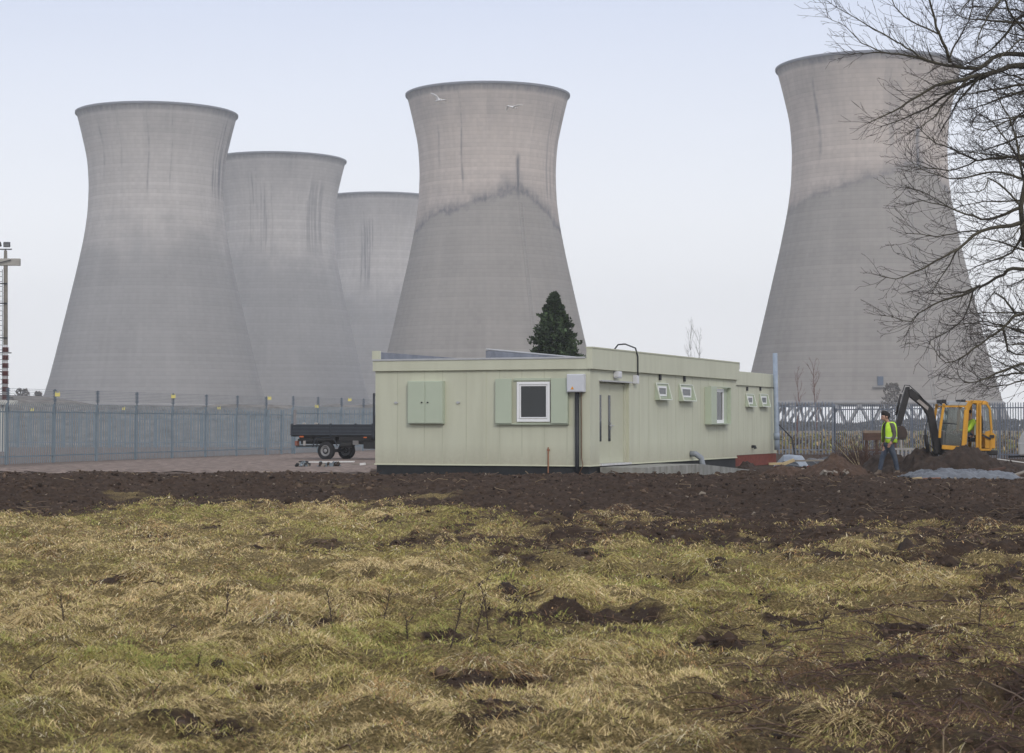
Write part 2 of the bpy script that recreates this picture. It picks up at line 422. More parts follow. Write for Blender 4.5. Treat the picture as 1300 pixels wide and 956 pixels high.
    if ladder is not None:
        a = math.asin(ladder[0])-look; mb = MB()
        hh = np.linspace(6.5, ladder[1], 40); rr = smooth_prof(hh)*kr+.12
        for off in (-.45, .45):
            mb.tube([((r_)*math.sin(a)+off*math.cos(a), -(r_)*math.cos(a)+off*math.sin(a), h_) for r_, h_ in zip(rr, hh)], .09, 4)
        for r_, h_ in zip(rr[::1], hh[::1]):
            mb.bar((r_*math.sin(a)-.45*math.cos(a), -r_*math.cos(a)-.45*math.sin(a), h_), (r_*math.sin(a)+.45*math.cos(a), -r_*math.cos(a)+.45*math.sin(a), h_), .12)
        mb.build('ladder', mat('ladder_galvanised', (.29, .275, .265), .6, .1), root)
    return root, look
tower(196.5, 568, 'pale grey cooling tower farthest left, dark stained at its upper right edge', 1.0, 'soft', .15, 3,
      dict(hb=55, streaks=[(-.75, .018, 66, .7), (-.5, .014, 68, .6), (-.12, .014, 62, .75), (.2, .012, 64, .65), (.45, .012, 75, .4)], patch=[(.95, .12, 66, 88, 1.0)]))
tower(351.5, 669, 'hazy grey cooling tower behind and right of the farthest left one', 1.0, 'soft', .05, 13,
      dict(hb=57, streaks=[(-.35, .02, 66, .7), (-.1, .012, 60, .5), (.35, .012, 68, .4)], patch=[(-.38, .06, 60, 84, .8), (-.2, .05, 58, 80, .7), (.6, .12, 60, 82, .6)]))
tower(482, 782, 'farthest and smallest cooling tower, half hidden behind the middle one', 1.0, 'soft', .05, 23,
      dict(hb=53, streaks=[(-.3, .02, 62, .7), (0, .012, 66, .5)], patch=[(-.25, .1, 56, 80, .85)]))
k = .2145
hh_ = lambda py: (538-py)*k+1.9
tm, lk = tower(619, 535, 'warm grey cooling tower rising behind the green cabin with a dark stain peak', .965, 'step', 1, 33,
      dict(line=([-1, -.98, -.8, -.38, .08, .42, .62, .82, .95, 1], [hh_(302), hh_(300), hh_(283), hh_(273), hh_(262), hh_(250), hh_(262), hh_(278), hh_(296), hh_(300)]), peak=.43,
           streaks=[(-.68, .016, 66, .65), (-.36, .014, 58, .9), (-.15, .01, 76, .3), (.62, .012, 66, .4), (.85, .03, 66, .35)], patch=[(.93, .07, 60, 88, .6)]), ladder=(.46, 60))
k = .1973
tr_, lkr = tower(1106, 493, 'largest cooling tower at the right, behind the bare tree and excavator', 1.0, 'step', 1, 43,
      dict(line=([-1, -.9, -.4, .1, .45, .62, .8, 1], [hh_(273), hh_(266), hh_(250), hh_(236), hh_(223), hh_(216), hh_(232), hh_(262)]), peak=.60, w=.75,
           streaks=[(-.62, .022, 62, .9), (.25, .02, 76, .5), (-.3, .01, 80, .3)], patch=[(.3, .05, 66, 84, .5)]), ladder=(.46, 58))
# access door with platform on the right tower
a_ = math.asin((1117-1106)/158)-lkr; r_ = float(smooth_prof(12.))
d = MB().quadbox((0, -.3, 1.0), (1.3, .9, 2.1)); d.build('door', mat('blue_steel_door', (.06, .09, .14), .6), tr_, loc=((r_)*math.sin(a_), -(r_)*math.cos(a_), 10.6))
d = MB().quadbox((0, -.8, 0), (3.6, 1.4, .2)); d.build('platform', m_leg, tr_, loc=((r_)*math.sin(a_), -(r_)*math.cos(a_), 10.2))

# ------------------------------------------------------------------ green cabin
CV = math.atan(.407)                       # direction of the right wall
dr = Vector((math.sin(CV), math.cos(CV), 0)); dl = Vector((-math.cos(CV), math.sin(CV), 0))   # along right wall / along front wall
C0 = P(749, 538, 50); C0.z = 0
# local frame: origin at corner, local +X = along right wall towards the back, local +Y = along the front wall to the left
m_pan = mat('sage_green_panel', (.52, .53, .415), .55, .03, .8, dirt=.09)
def splash(m, z0, z1, col):
    '''dried mud splashed over the foot of the panels'''
    N, L = m.node_tree.nodes, m.node_tree.links; b = N['Principled BSDF']; src = b.inputs['Base Color'].links[0].from_socket
    tc = N.new('ShaderNodeTexCoord'); sp = N.new('ShaderNodeSeparateXYZ'); L.new(tc.outputs['Object'], sp.inputs[0])
    mr = N.new('ShaderNodeMapRange'); mr.inputs['From Min'].default_value = z0; mr.inputs['From Max'].default_value = z1; mr.inputs['To Min'].default_value = .62; mr.inputs['To Max'].default_value = 0; L.new(sp.outputs[2], mr.inputs['Value'])
    nz = N.new('ShaderNodeTexNoise'); nz.inputs['Scale'].default_value = 9; nz.inputs['Detail'].default_value = 8; nz.inputs['Roughness'].default_value = .7; L.new(tc.outputs['Object'], nz.inputs['Vector'])
    mu = N.new('ShaderNodeMath'); mu.operation = 'MULTIPLY'; mu.use_clamp = True; L.new(mr.outputs[0], mu.inputs[0]); L.new(nz.outputs['Fac'], mu.inputs[1])
    mx = N.new('ShaderNodeMixRGB'); L.new(mu.outputs[0], mx.inputs[0]); L.new(src, mx.inputs[1]); mx.inputs[2].default_value = (*col, 1); L.new(mx.outputs[0], b.inputs['Base Color'])
splash(m_pan, .5, 1.05, (.22, .17, .12))
m_shut = mat('pale_green_shutter', (.425, .48, .375), .5, .05, 1.0)
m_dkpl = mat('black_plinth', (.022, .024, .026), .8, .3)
m_white = mat('white_window_plastic', (.78, .79, .80), .35, .03)
m_grey = mat('grey_felt', (.20, .215, .25), .8, .2, 3)
m_trim = mat('galvanised_trim', (.42, .43, .44), .5, .1)
m_conc = mat('raw_concrete', (.20, .20, .185), .9, col2=(.34, .34, .31), scale=2.2, bump=.3, dirt=.35)
m_dark = mat('black_steel', (.018, .02, .024), .5, .3)
m_gl = glass('dark_window_glass', (.012, .016, .018), .04)
ZT, ZF, ZFB, ZP = 3.47, 3.21, 2.94, .50
root = bpy.data.objects.new('site_cabin', None); COL.objects.link(root); root.location = C0
root.rotation_euler = (0, 0, PI/2-CV)     # local x -> dr, local y -> dl
tag(root, 'flat roofed sage green modular cabin with shuttered windows on dark plinth', 'cabin')
LR, LF = 13.7, 6.05
def on_right(px, py=None):
    """distance along the right wall for a photo column, height for a row"""
    t = ((px-650)/F*C0.y-C0.x)/(dr.x-(px-650)/F*dr.y); p = C0+dr*t
    return (t, None if py is None else P(px, py, p.y).z)
def on_front(px, py=None):
    t = ((px-650)/F*C0.y-C0.x)/(dl.x-(px-650)/F*dl.y); p = C0+dl*t
    return (t, None if py is None else P(px, py, p.y).z)
# door opening values
dx0, _ = on_right(761); dx1, dzt = on_right(798.5, 486.5)
wall = MB()
# walls as shell of panels (thickness .1) with real door recess
T = .1
wall.box(0, T, 0, LF, ZP, ZFB)                       # front
wall.box(T, dx0, 0, T, ZP, ZFB); wall.box(dx1, LR, 0, T, ZP, ZFB); wall.box(dx0, dx1, 0, T, dzt, ZFB)
wall.box(LR-T, LR, T, LF, ZP, ZFB); wall.box(T, LR-T, LF-T, LF, ZP, ZFB)
wall.build('wall', m_pan, root)
MB().box(dx0-.05, dx1+.05, .17, .2, ZP, ZFB).box(dx0-.04, dx0-.001, .1, .17, ZP, dzt+.02).box(dx1+.001, dx1+.04, .1, .17, ZP, dzt+.02).build('door_recess', m_pan, root)
m_seam = mat('panel_seam_green', (.45, .46, .355), .6, .05)
for a in (.62, 1.24, 1.86, 2.48, 3.42, 4.1, 4.62, 5.4): MB().box(-.004, 0, a-.012, a+.012, ZP+.02, ZFB-.005).build('panel_seam', m_seam, root)
for a in np.arange(.62, LR-.2, .83):
    if dx0-.1 < a < dx1+.1: continue
    MB().box(a-.012, a+.012, -.004, 0, ZP+.02, ZFB-.005).build('panel_seam', m_seam, root)
MB().box(-.012, -.001, 2.86, 2.96, ZP, ZFB).build('corner_cover_strip', m_pan, root)
# fascias
MB().box(-.07, .06, -.05, LF+.05, ZFB, ZF).build('front_fascia', m_pan, root, bevel=.006)
MB().box(-.09, .10, .1, LF+.07, ZF, ZF+.045).build('roof_edge_trim', m_trim, root, bevel=.004)
MB().box(-.075, LR+.03, -.09, .07, ZFB, ZT).build('side_fascia', m_pan, root, bevel=.006)
MB().box(-.085, LR+.04, -.105, .09, ZT, ZT+.035).build('parapet_capping', mat('capping_green', (.46, .47, .35), .5, .05), root)
MB().box(LR+.031, LR+.06, -.1, .1, ZT-.18, ZT+.02).build('end_clip', m_trim, root)
MB().box(-.076, LR, LF-.09, LF+.05, ZF+.05, ZT-.02).build('left_parapet', m_grey, root)
MB().box(-.085, .0, LF-.16, LF+.06, ZF+.046, ZT+.01).build('parapet_end_block', m_pan, root)
MB().box(.11, LR, 2.80, 2.92, ZF+.0, ZT-.02).build('middle_parapet', m_grey, root)
MB().tube([(.0, 2.86, ZT+.01), (LR, 2.86, ZT+.01)], .025, 6).build('parapet_rail', m_trim, root)
MB().box(.06, LR, .07, LF-.1, ZFB+.1, ZFB+.2).build('roof', m_grey, root)
MB().box(LR-.06, LR+.02, .07, LF-.1, ZFB, ZT).build('rear_fascia', m_pan, root)
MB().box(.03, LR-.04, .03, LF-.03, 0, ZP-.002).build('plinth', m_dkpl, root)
MB().box(-.02, .03, -.02, LF+.02, ZP-.035, ZP).box(.03, LR, -.02, .03, ZP-.035, ZP).build('base_trim', mat('base_trim_cream', (.56, .57, .43), .5, .05), root)
# front windows
def fr(mb, u0, u1, z0, z1, x0, x1, t):
    """frame ring on the front wall (u along the wall)"""
    mb.box(x0, x1, u0, u1, z0, z0+t); mb.box(x0, x1, u0, u1, z1-t, z1); mb.box(x0, x1, u0, u0+t, z0+t, z1-t); mb.box(x0, x1, u1-t, u1, z0+t, z1-t); return mb
u1, z1 = on_front(520, 484); u0, z0 = on_front(565, 538)
w = MB().box(-.13, -.001, u0, u1, z0, z1).build('shuttered_window', m_shut, root, bevel=.006)
um = (u0+u1)/2
MB().box(-.145, -.131, u0+.02, um-.008, z0+.02, z1-.02).build('shutter', m_shut, w, bevel=.004)
MB().box(-.145, -.131, um+.008, u1-.02, z0+.02, z1-.02).build('shutter', m_shut, w, bevel=.004)
for du in (-.085, .085):
    MB().tube([(-.146, um+du, (z0+z1)/2), (-.18, um+du, (z0+z1)/2)], .018, 8).build('lock', m_dark, w)
for du in (on_front(503.5)[0], on_front(582)[0]):
    MB().box(-.035, 0, du-.05, du+.05, (z0+z1)/2-.02, (z0+z1)/2+.015).box(-.04, -.036, du-.02, du+.02, (z0+z1)/2-.04, (z0+z1)/2+.03).build('shutter_stay', m_trim, root)
u1, z1 = on_front(631, 481); u0, z0 = on_front(722.5, 538.5)
a1, _ = on_front(652); a0, _ = on_front(701)
w = MB().box(-.09, -.002, u0, u1, z0-.01, z0+.02).build('front_window', m_shut, root)
MB().box(-.12, -.085, a1+.01, u1, z0+.02, z1).box(-.084, -.002, u1-.03, u1, z0+.02, z1).build('shutter', m_shut, w, bevel=.004)
MB().box(-.12, -.085, u0, a0-.01, z0+.02, z1).box(-.084, -.002, u0, u0+.03, z0+.02, z1).build('shutter', m_shut, w, bevel=.004)
MB().box(-.05, -.003, a0+.03, a1-.03, z1-.05, z1+.01).build('head_trim', m_shut, w)
b1, c1 = on_front(657, 485); b0, c0 = on_front(699, 535.5)
f_ = fr(MB(), b0, b1, c0, c1, -.06, -.003, .07).build('window_frame', m_white, w, bevel=.006)
fr(MB(), b0+.075, b1-.075, c0+.085, c1-.075, -.045, -.004, .035).build('sash', m_white, f_, bevel=.004)
MB().box(-.03, -.02, b0+.1, b1-.1, c0+.1, c1-.1).build('pane', m_gl, w)
e0, ez1 = on_front(744, 475); e1, ez0 = on_front(722.8, 498)
w = MB().box(-.2, -.002, e0, e1, ez0, ez1).build('meter_box', mat('meter_box_grey', (.56, .58, .62), .5, .04), root, bevel=.015)
MB().box(-.208, -.2005, e0+.02, e1-.02, ez0+.02, ez1-.02).build('box_lid', MATS['meter_box_grey'], w, bevel=.004)
yel = mat('warning_yellow', (.75, .5, .04), .5, .05)
MB().prism([(0, 0), (.09, 0), (.045, .08)], 0, .003).build('warning_sticker', mat('warning_orange', (.75, .33, .03), .5, .05), w, loc=(-.212, e0+.25, ez0+.07)).rotation_euler = (0, 0, PI/2)
ec, _ = on_front(734)
MB().tube([(-.08, ec, ez0), (-.08, ec, ZP+.1), (-.06, ec+.01, .2)], .055, 8).build('conduit', m_dark, root, True)
MB().tube([(-.05, ec-.1, ez0+.02), (-.04, ec-.1, ZP+.2), (-.12, ec-.17, ZP), (-.1, ec-.05, .25)], .012, 5).build('earth_cable', mat('cable_brown', (.12, .06, .03), .6), root)
ep, _ = on_front(696.6)
MB().tube([(-.04, ep, P(696, 568, 50).z), (-.04, ep, .1)], .018, 6).box(-.06, 0, ep-.03, ep+.03, .86, .9).build('overflow_pipe', mat('copper_pipe', (.28, .13, .07), .5), root)
# right wall: door pair
MB().box(dx0-.03, dx1+.06, -.09, 0, dzt+.002, dzt+.04).build('door_canopy', m_trim, root)
dm = (dx0+dx1)/2-.03
m_leaf = mat('door_leaf_green', (.47, .475, .36), .45, .03)
for (a, b_, gx, hs_) in ((dx0+.01, dm-.006, on_right(767)[0], 1), (dm+.006, dx1-.12, on_right(778.5)[0], -1)):
    L_ = MB().box(a, b_, .115, .165, ZP+.02, dzt-.03).build('door', m_leaf, root, bevel=.004)
    g0, g1 = P(767, 560, 52).z, P(767, 502, 52).z
    MB().box(gx-.085, gx+.085, .105, .114, g0, g1).build('glass_strip', m_gl, L_)
    hx = dm-.07*hs_
    MB().tube([(hx, .11, 1.5), (hx, .06, 1.5), (hx-.1*hs_, .06, 1.5)], .012, 6).box(hx-.02, hx+.02, .105, .114, 1.40, 1.58).build('handle', m_trim, L_)
MB().box(dx1-.11, dx1-.001, .09, .168, ZP+.02, dzt-.003).build('door_jamb', m_pan, root)
MB().box(dx0-.02, dx1+.02, -.07, .10, ZP-.03, ZP+.018).build('threshold', mat('threshold_aluminium', (.55, .55, .56), .4), root)
lx, lz = on_right(780.5, 475)
w = MB().box(lx-.13, lx+.13, -.16, -.002, lz-.08, lz+.07).build('bulkhead_light', mat('lamp_housing', (.62, .63, .66), .4, .03), root, bevel=.015)
MB().box(lx-.12, lx+.12, -.155, -.02, lz-.11, lz-.081).build('lamp_lens', mat('lamp_lens_grey', (.4, .41, .44), .2), w)
bx_, bz = on_right(804.5, 481)
MB().box(bx_-.09, bx_+.09, -.13, -.003, bz-.13, bz+.1).build('junction_box', MATS['lamp_housing'], root, bevel=.01)
q0 = on_right(780, 447)[0]
MB().tube([(q0, 0, ZT+.03), (q0+.25, -.02, ZT+.17), (q0+.7, -.06, ZT+.2), (bx_-.15, -.1, ZT+.12), (bx_, -.12, ZT-.1), (bx_, -.12, ZFB-.1), (bx_, -.08, bz+.1)], .02, 6).build('supply_cable', m_dark, root, True)
def vent(px, py0, py1, par, f):
    a, zt = f(px, py0); _, zb = f(px, py1)
    MB().box(a-.06, a+.06, -.05, -.002, zb, zt).build('vent_slot', m_dark, par)
for px, y0_, y1_ in ((837, 475.5, 482.5), (868, 477.5, 484.5)): vent(px, y0_, y1_, root, on_right)
def hood_window(a, b_, z0, z1, par):
    w = MB().box(a+.04, b_-.04, -.03, -.002, z0+.03, z1-.02).build('small_window', m_shut, par)
    w2 = MB(); w2.box(a+.16, b_-.16, -.05, -.031, z0+.1, z0+.15).box(a+.16, b_-.16, -.05, -.031, z1-.13, z1-.08).box(a+.16, a+.22, -.05, -.031, z0+.151, z1-.131).box(b_-.22, b_-.16, -.05, -.031, z0+.151, z1-.131)
    w2.build('window_frame', m_white, w)
    MB().box(a+.22, b_-.22, -.04, -.032, z0+.15, z1-.13).build('pane', glass('frosted_pane', (.12, .13, .14), .25), w)
    for e in (a, b_-.02):
        s_ = MB(); n = len(s_.v)
        s_.v += [(e, -.003, z1), (e, -.003, z0), (e, -.16, z0), (e, -.035, z1), (e+.02, -.003, z1), (e+.02, -.003, z0), (e+.02, -.16, z0), (e+.02, -.035, z1)]
        s_.f += [(0, 1, 2, 3), (7, 6, 5, 4), (0, 4, 5, 1), (1, 5, 6, 2), (2, 6, 7, 3), (3, 7, 4, 0)]
        s_.build('cheek', m_shut, w)
    g = MB(); p = [(a, -.035, z1), (b_, -.035, z1), (b_, -.16, z0), (a, -.16, z0)]
    for i in range(4): g.bar(p[i], p[(i+1) % 4], .03, .03)
    g.build('guard_frame', mat('guard_white', (.66, .70, .62), .4, .05), w)
    MB().box(a, b_, -.16, -.004, z0-.02, z0-.001).build('drip_tray', m_shut, w)
for x0_, x1_, y1_, y0_ in ((831.5, 846.5, 486.3, 507), (861.5, 877.5, 488, 508.5)):
    a, zt = on_right(x0_, y1_); b_, _ = on_right(x1_); _, zb = on_right(x0_, y0_)
    hood_window(a, b_, zb, zt, root)
a, zt = on_right(894.5, 490.3); b_, _ = on_right(925, 0); _, zb = on_right(894.5, 538.8)
c0_, _ = on_right(903.5); c1_, _ = on_right(914.5)
w = MB().box(a, b_-.4, -.19, -.003, zb, zb+.03).box(a, b_-.4, -.19, -.1, zt-.02, zt).build('side_window', m_shut, root)
MB().box(a, a+.6, -.21, -.191, zb, zt).box(a, a+.03, -.19, -.003, zb+.031, zt-.021).build('shutter', m_shut, w, bevel=.004)
MB().box(b_-.75, b_-.05, -.06, -.003, zb+.03, zt).box(b_-.40, b_-.38, -.19, -.061, zb+.0, zt).build('shutter', m_shut, w, bevel=.004)
MB().box(a+.62, b_-.76, -.06, -.003, zb+.04, zb+.14).box(a+.62, b_-.76, -.06, -.003, zt-.16, zt-.06).box(a+.62, a+.7, -.06, -.003, zb+.141, zt-.161).box(b_-.84, b_-.76, -.06, -.003, zb+.141, zt-.161).build('window_frame', m_white, w)
MB().box(a+.7, b_-.84, -.03, -.02, zb+.14, zt-.16).build('pane', m_gl, w)
a, z_ = on_right(877, 577)
MB().tube([(a-.1, .0, z_+.02), (a-.08, -.16, z_+.02), (a+.02, -.3, z_-.1), (a+.04, -.34, z_-.3), (a+.04, -.34, .05)], .085, 10).build('waste_pipe', mat('grey_plastic_pipe', (.22, .24, .27), .4), root, True)
# concrete landing and ramp along the right wall
st = bpy.data.objects.new('concrete_ramp', None); COL.objects.link(st); st.location = C0; st.rotation_euler = root.rotation_euler
tag(st, 'stained grey concrete landing and ramp along the cabin side below the door', 'ramp')
e0_ = on_right(760)[0]; e1_ = 5.45
MB().box(e0_, e1_, -1.25, -.03, -.05, .44).build('landing', m_conc, st, bevel=.01)
rp = MB(); L2 = 7.3
rp.v += [(e1_+.003, -1.25, -.05), (e1_+.003, -1.25, .44), (e1_+L2, -1.25, .06), (e1_+L2, -1.25, -.05), (e1_+.003, -.03, -.05), (e1_+.003, -.03, .44), (e1_+L2, -.03, .06), (e1_+L2, -.03, -.05)]
rp.f += [(0, 3, 2, 1), (4, 5, 6, 7), (1, 2, 6, 5), (0, 1, 5, 4), (3, 7, 6, 2), (0, 4, 7, 3)]
rp.build('slope', mat('pale_concrete', (.27, .275, .26), .9, .2, 2, dirt=.25), st)

# second cabin block, set back
B0 = P(926, 538, 70); B0.z = 0
r2 = bpy.data.objects.new('cabin_annexe', None); COL.objects.link(r2); r2.location = B0; r2.rotation_euler = root.rotation_euler
tag(r2, 'smaller green cabin block set back on a red brick base behind the main cabin', 'cabin')
def on_b(px, py=None):
    t = ((px-650)/F*B0.y-B0.x)/(dr.x-(px-650)/F*dr.y); p = B0+dr*t
    return (t, None if py is None else P(px, py, p.y).z)
LB = on_b(985.5)[0]
MB().box(0, LB, 0, 5.8, .42, 2.94).build('wall', m_pan, r2)
MB().box(-.05, LB+.04, -.07, 5.85, 2.941, 3.44).build('fascia', m_pan, r2, bevel=.006)
MB().box(.01, LB-.01, .02, 5.75, 0, .419).build('brick_base', mat('red_brick', (.17, .045, .03), .9, .25, 6), r2)
for a in np.arange(.6, LB, .62): MB().box(a-.01, a+.01, -.004, 0, .45, 2.93).build('panel_seam', m_seam, r2)
for x0_, x1_ in ((946, 955.5), (963.5, 973)):
    a, zt = on_b(x0_, 500.2); b_, _ = on_b(x1_); _, zb = on_b(x0_, 516)
    hood_window(a, b_, zb, zt, r2)
for px in (947.8, 964.6): vent(px, 491.2, 496, r2, on_b)
a, z_ = on_b(954, 567); MB().tube([(a, 0, z_), (a, -.12, z_), (a, -.14, z_-.08)], .06, 8).build('pipe_stub', m_dark, r2)
a, z_ = on_b(977, 448.5)
MB().tube([(a-.12, -.25, z_), (a+.05, -.25, .9), (a+.05, -.25, .55)], .09, 10).tube([(a+.02, -.25, 1.2), (a+.04, -.25, .95)], .11, 10).build('downpipe', mat('blue_grey_pipe', (.26, .31, .38), .45), r2, True)
# leaning rod beside it
t = on_b(983)[0]; p0 = B0+dr*(t+.3)+Vector((dr.y, -dr.x, 0))*.4
g = MB().tube([P(980, 530, p0.y), (p0.x+.2, p0.y, 1.0), (p0.x+.35, p0.y-.1, .05)], [.02, .03, .045], 6).build('leaning_rod', m_dark)
tag(g, 'thin dark rod leaning on the corner of the smaller cabin block', 'rod')

# ------------------------------------------------------------------ fences
m_fb = mat('blue_fence_steel', (.165, .21, .245), .55, .12, 2)
m_fg = mat('grey_fence_steel', (.17, .195, .235), .5, .12, 2)
def palisade(name, pts, label, m, h=2.4, rail=(2.0, .28), bend=0, post_extra=0, sp=.155, bay_n=None, wires=None, pw=.065, group='palisade fences round the site', base=None):
    """pts: post positions (x,y,[z]) one bay between each pair"""
    r = thing(name, (pts[0][0], pts[0][1], 0), label, 'fence', group); ox, oy = pts[0][0], pts[0][1]
    for i, p in enumerate(pts):
        z0 = p[2] if len(p) > 2 else 0
        x, y = p[0]-ox, p[1]-oy
        MB().box(x-.042, x+.042, y-.042, y+.042, z0-.1, z0+h-.1).build('post', m, r)
        if post_extra:
            mb = MB().bar((x+.03, y+.06, z0+h-.5), (x+.03, y+.06, z0+h+post_extra), .05)
            for kk in range(8): mb.box(x-.05, x+.10, y+.03, y+.09, z0+h+.02+kk*post_extra/8.5, z0+h+.05+kk*post_extra/8.5)
            mb.build('wire_post', mat('wire_post_dark', (.10, .13, .165), .6), r)
    for i in range(len(pts)-1):
        a, b_ = Vector((*pts[i][:2], pts[i][2] if len(pts[i]) > 2 else 0)), Vector((*pts[i+1][:2], pts[i+1][2] if len(pts[i+1]) > 2 else 0))
        a -= Vector((ox, oy, 0)); b_ -= Vector((ox, oy, 0)); d = b_-a; L_ = d.length; dn = d.normalized(); nn = Vector((dn.y, -dn.x, 0))
        if nn.y > 0: nn = -nn
        for rh in rail:
            MB().bar(a+Vector((0, 0, rh)), b_+Vector((0, 0, rh)), .05, .05).build('rail', m, r)
        n = max(2, int(L_/sp)); mb = MB()
        hb = nn*-.04 if False else nn*.045
        for q in range(n):
            c = a+d*((q+.5)/n)+hb; w = dn*(pw/2); hj = h+random.uniform(-.01, .01)
            zz = [.03, hj-.42, hj-.12, hj] if bend else [.03, hj-.1, hj-.05, hj]
            off = [0, 0, bend*.4, bend] if bend else [0, 0, 0, 0]
            bi = len(mb.v)
            for z_, o_, ww in zip(zz, off, (1, 1, 1, .12)):
                for sg in (-1, 1):
                    pnt = c+w*sg*ww+Vector((0, 0, z_))+Vector((o_, 0, 0)); mb.v.append(tuple(pnt))
                # rib of the pale (folded section)
                pnt = c+nn*.018*ww+Vector((0, 0, z_))+Vector((o_, 0, 0)); mb.v.append(tuple(pnt))
            for lv in range(3):
                k0 = bi+lv*3
                mb.f += [(k0, k0+2, k0+5, k0+3), (k0+2, k0+1, k0+4, k0+5)]
        mb.build('pales', m, r)
    if wires:
        mb = MB()
        for wz in wires:
            mb.tube([(p[0]-ox+.03, p[1]-oy+.06, (p[2] if len(p) > 2 else 0)+wz) for p in pts], .006, 3)
        mb.build('wires', mat('fence_wire', (.12, .14, .16), .5), r)
    return r
fposts = []
z0_, x0_ = 74.5, -19.1
st_ = Vector((.96, 3.5))
for i in range(-2, 8): fposts.append((x0_+st_.x*i, z0_+st_.y*i))
WR = [2.5+.065*i for i in range(7)]
palisade('palisade_fence', fposts, 'long blue palisade fence with bent tips left of the gate', m_fb, h=2.42, rail=(2.0, .3), bend=.14, post_extra=.5, wires=WR)
gx = fposts[-1]
gp = [gx, (gx[0]+st_.x*.5, gx[1]+st_.y*.5), (gx[0]+st_.x*1, gx[1]+st_.y*1)]
palisade('palisade_gate', [(x+.12, y) for x, y in gp], 'blue palisade gate with dark rails left of the truck', m_fb, h=2.35, rail=(2.0, .25), sp=.17, group='palisade gates')
fp2 = [(gx[0]+st_.x*i, gx[1]+st_.y*i) for i in range(1, 9)]
palisade('palisade_fence', fp2, 'blue palisade fence behind the dark truck, running behind the cabin', m_fb, h=2.5, rail=(2.1, .3), post_extra=.5, wires=[w+.05 for w in WR])
palisade('palisade_fence', [(-44+3*i, 128-.1*i) for i in range(13)], 'second blue palisade fence at the foot of the gravel bank', m_fb, h=2.45, rail=(1.85, .35), pw=.05)
# right hand fence
pR = lambda px, y: (P(px, 538, y).x, y)
def rf(px0, px1, y0, y1, n, z0=0, z1=0):
    a = Vector((*pR(px0, y0), z0)); b_ = Vector((*pR(px1, y1), z1)); return [tuple(a+(b_-a)*i/n) for i in range(n+1)]
palisade('palisade_gate', rf(983, 1059, 99, 98, 1), 'grey palisade gate between the smaller cabin block and the brush pile', m_fg, h=2.65, rail=(2.4, .25), sp=.165, group='palisade gates')
palisade('palisade_fence', rf(1060, 1330, 98, 84, 5, 0, .0), 'grey palisade fence running behind the excavator to the right edge', m_fg, h=2.5, rail=(2.25, .2), sp=.165)
palisade('palisade_fence', rf(940, 982, 99.5, 99, 1), 'short grey palisade panel partly hidden behind the smaller cabin block', m_fg, h=2.65, rail=(2.4, .25), sp=.165)
# yellow warning signs on the wires
ms = mat('sign_yellow', (.62, .55, .18), .5, .08, 8)
for i, (px, py, y, lab) in enumerate(((73, 501, 77.5, 'yellow warning plate on the wires just right of the second left post'), (220, 503.5, 88.5, 'yellow warning plate on the fence wires below the farthest left tower middle'),
      (342, 505.7, 100, 'yellow warning plate on the wires at the blue gate'), (444, 507.7, 110, 'yellow warning plate on the wires above the truck headboard end'),
      (41, 520.3, 127.4, 'small yellow plate on the second fence by the insulator mast'), (157, 519, 127, 'small yellow plate on the second fence below the farthest left tower'),
      (278, 518.3, 126.7, 'small yellow plate on the second fence left of the blue gate'), (402, 516.3, 106, 'small yellow plate above the truck load bed on the blue fence'))):
    c = P(px, py, y-.12); s_ = .10 if y < 120 else .11
    o = MB().quadbox((0, 0, 0), (s_*2, .006, s_*1.4)).box(-s_*.8, -s_*.6, -.004, .004, s_*.7, s_*1.3).box(s_*.6, s_*.8, -.004, .004, s_*.7, s_*1.3).build('warning_sign', ms, loc=c)
    tag(o, lab, 'sign', 'yellow warning plates on the fences')

# gravel bank behind the fences
def bank():
    nx, ny = 260, 60
    xs = np.linspace(-75, -3, nx); ys = np.linspace(132, 175, ny); X, Y = np.meshgrid(xs, ys)
    pxx = 650+F*X/150
    top = np.interp(pxx, [-400, -40, 20, 60, 95, 150, 300, 520, 600], [2.5, 3.1, 3.6, 3.5, 3.0, 2.85, 2.85, 2.85, 0])
    prof = sst(132, 142, Y)*(1-sst(160, 175, Y))
    H = top*prof+(fbm(X, Y, 2.5, 5, 7)-.5)*.55*prof-.02
    v = np.stack([X, Y, H], -1).reshape(-1, 3); idx = np.arange(nx*ny).reshape(ny, nx)
    q = np.stack([idx[:-1, :-1], idx[:-1, 1:], idx[1:, 1:], idx[1:, :-1]], -1).reshape(-1, 4)
    o = np_mesh('gravel_bank', v, q, mat('bank_gravel', (.085, .078, .07), .95, scale=1.2, col2=(.23, .215, .195), bump=1, bscale=5), smooth=True)
    tag(o, kind='structure')
bank()

# ------------------------------------------------------------------ mast with crossarm on the left edge, insulator on a portal
y_ = 112
def at_(px, py, y=y_): return P(px, py, y)
mroot = thing('lighting_mast', (at_(7.2, 538).x, y_, 0), 'slim grey mast with floodlights and a timber crossarm at the left edge', 'mast')
def loc_(px, py, y=y_): p = P(px, py, y); return Vector((p.x-mroot.location.x, p.y-y_, p.z))
m_post = mat('weathered_post', (.20, .185, .16), .85, .2, 3)
MB().tube([(0, 0, 0), loc_(7.2, 337), loc_(7, 318)], [.15, .12, .09], 10).build('pole', m_post, mroot, True)
MB().quadbox(loc_(0, 332.8), (2.3, .3, .40)).build('crossarm', mat('bleached_timber', (.34, .33, .30), .85, .15, 2, stretch=(1, 1, 6)), mroot, bevel=.02)
MB().bar(loc_(-10, 336, y_-.25), loc_(14, 330, y_-.25), .05, .03).build('brace', m_dark, mroot)
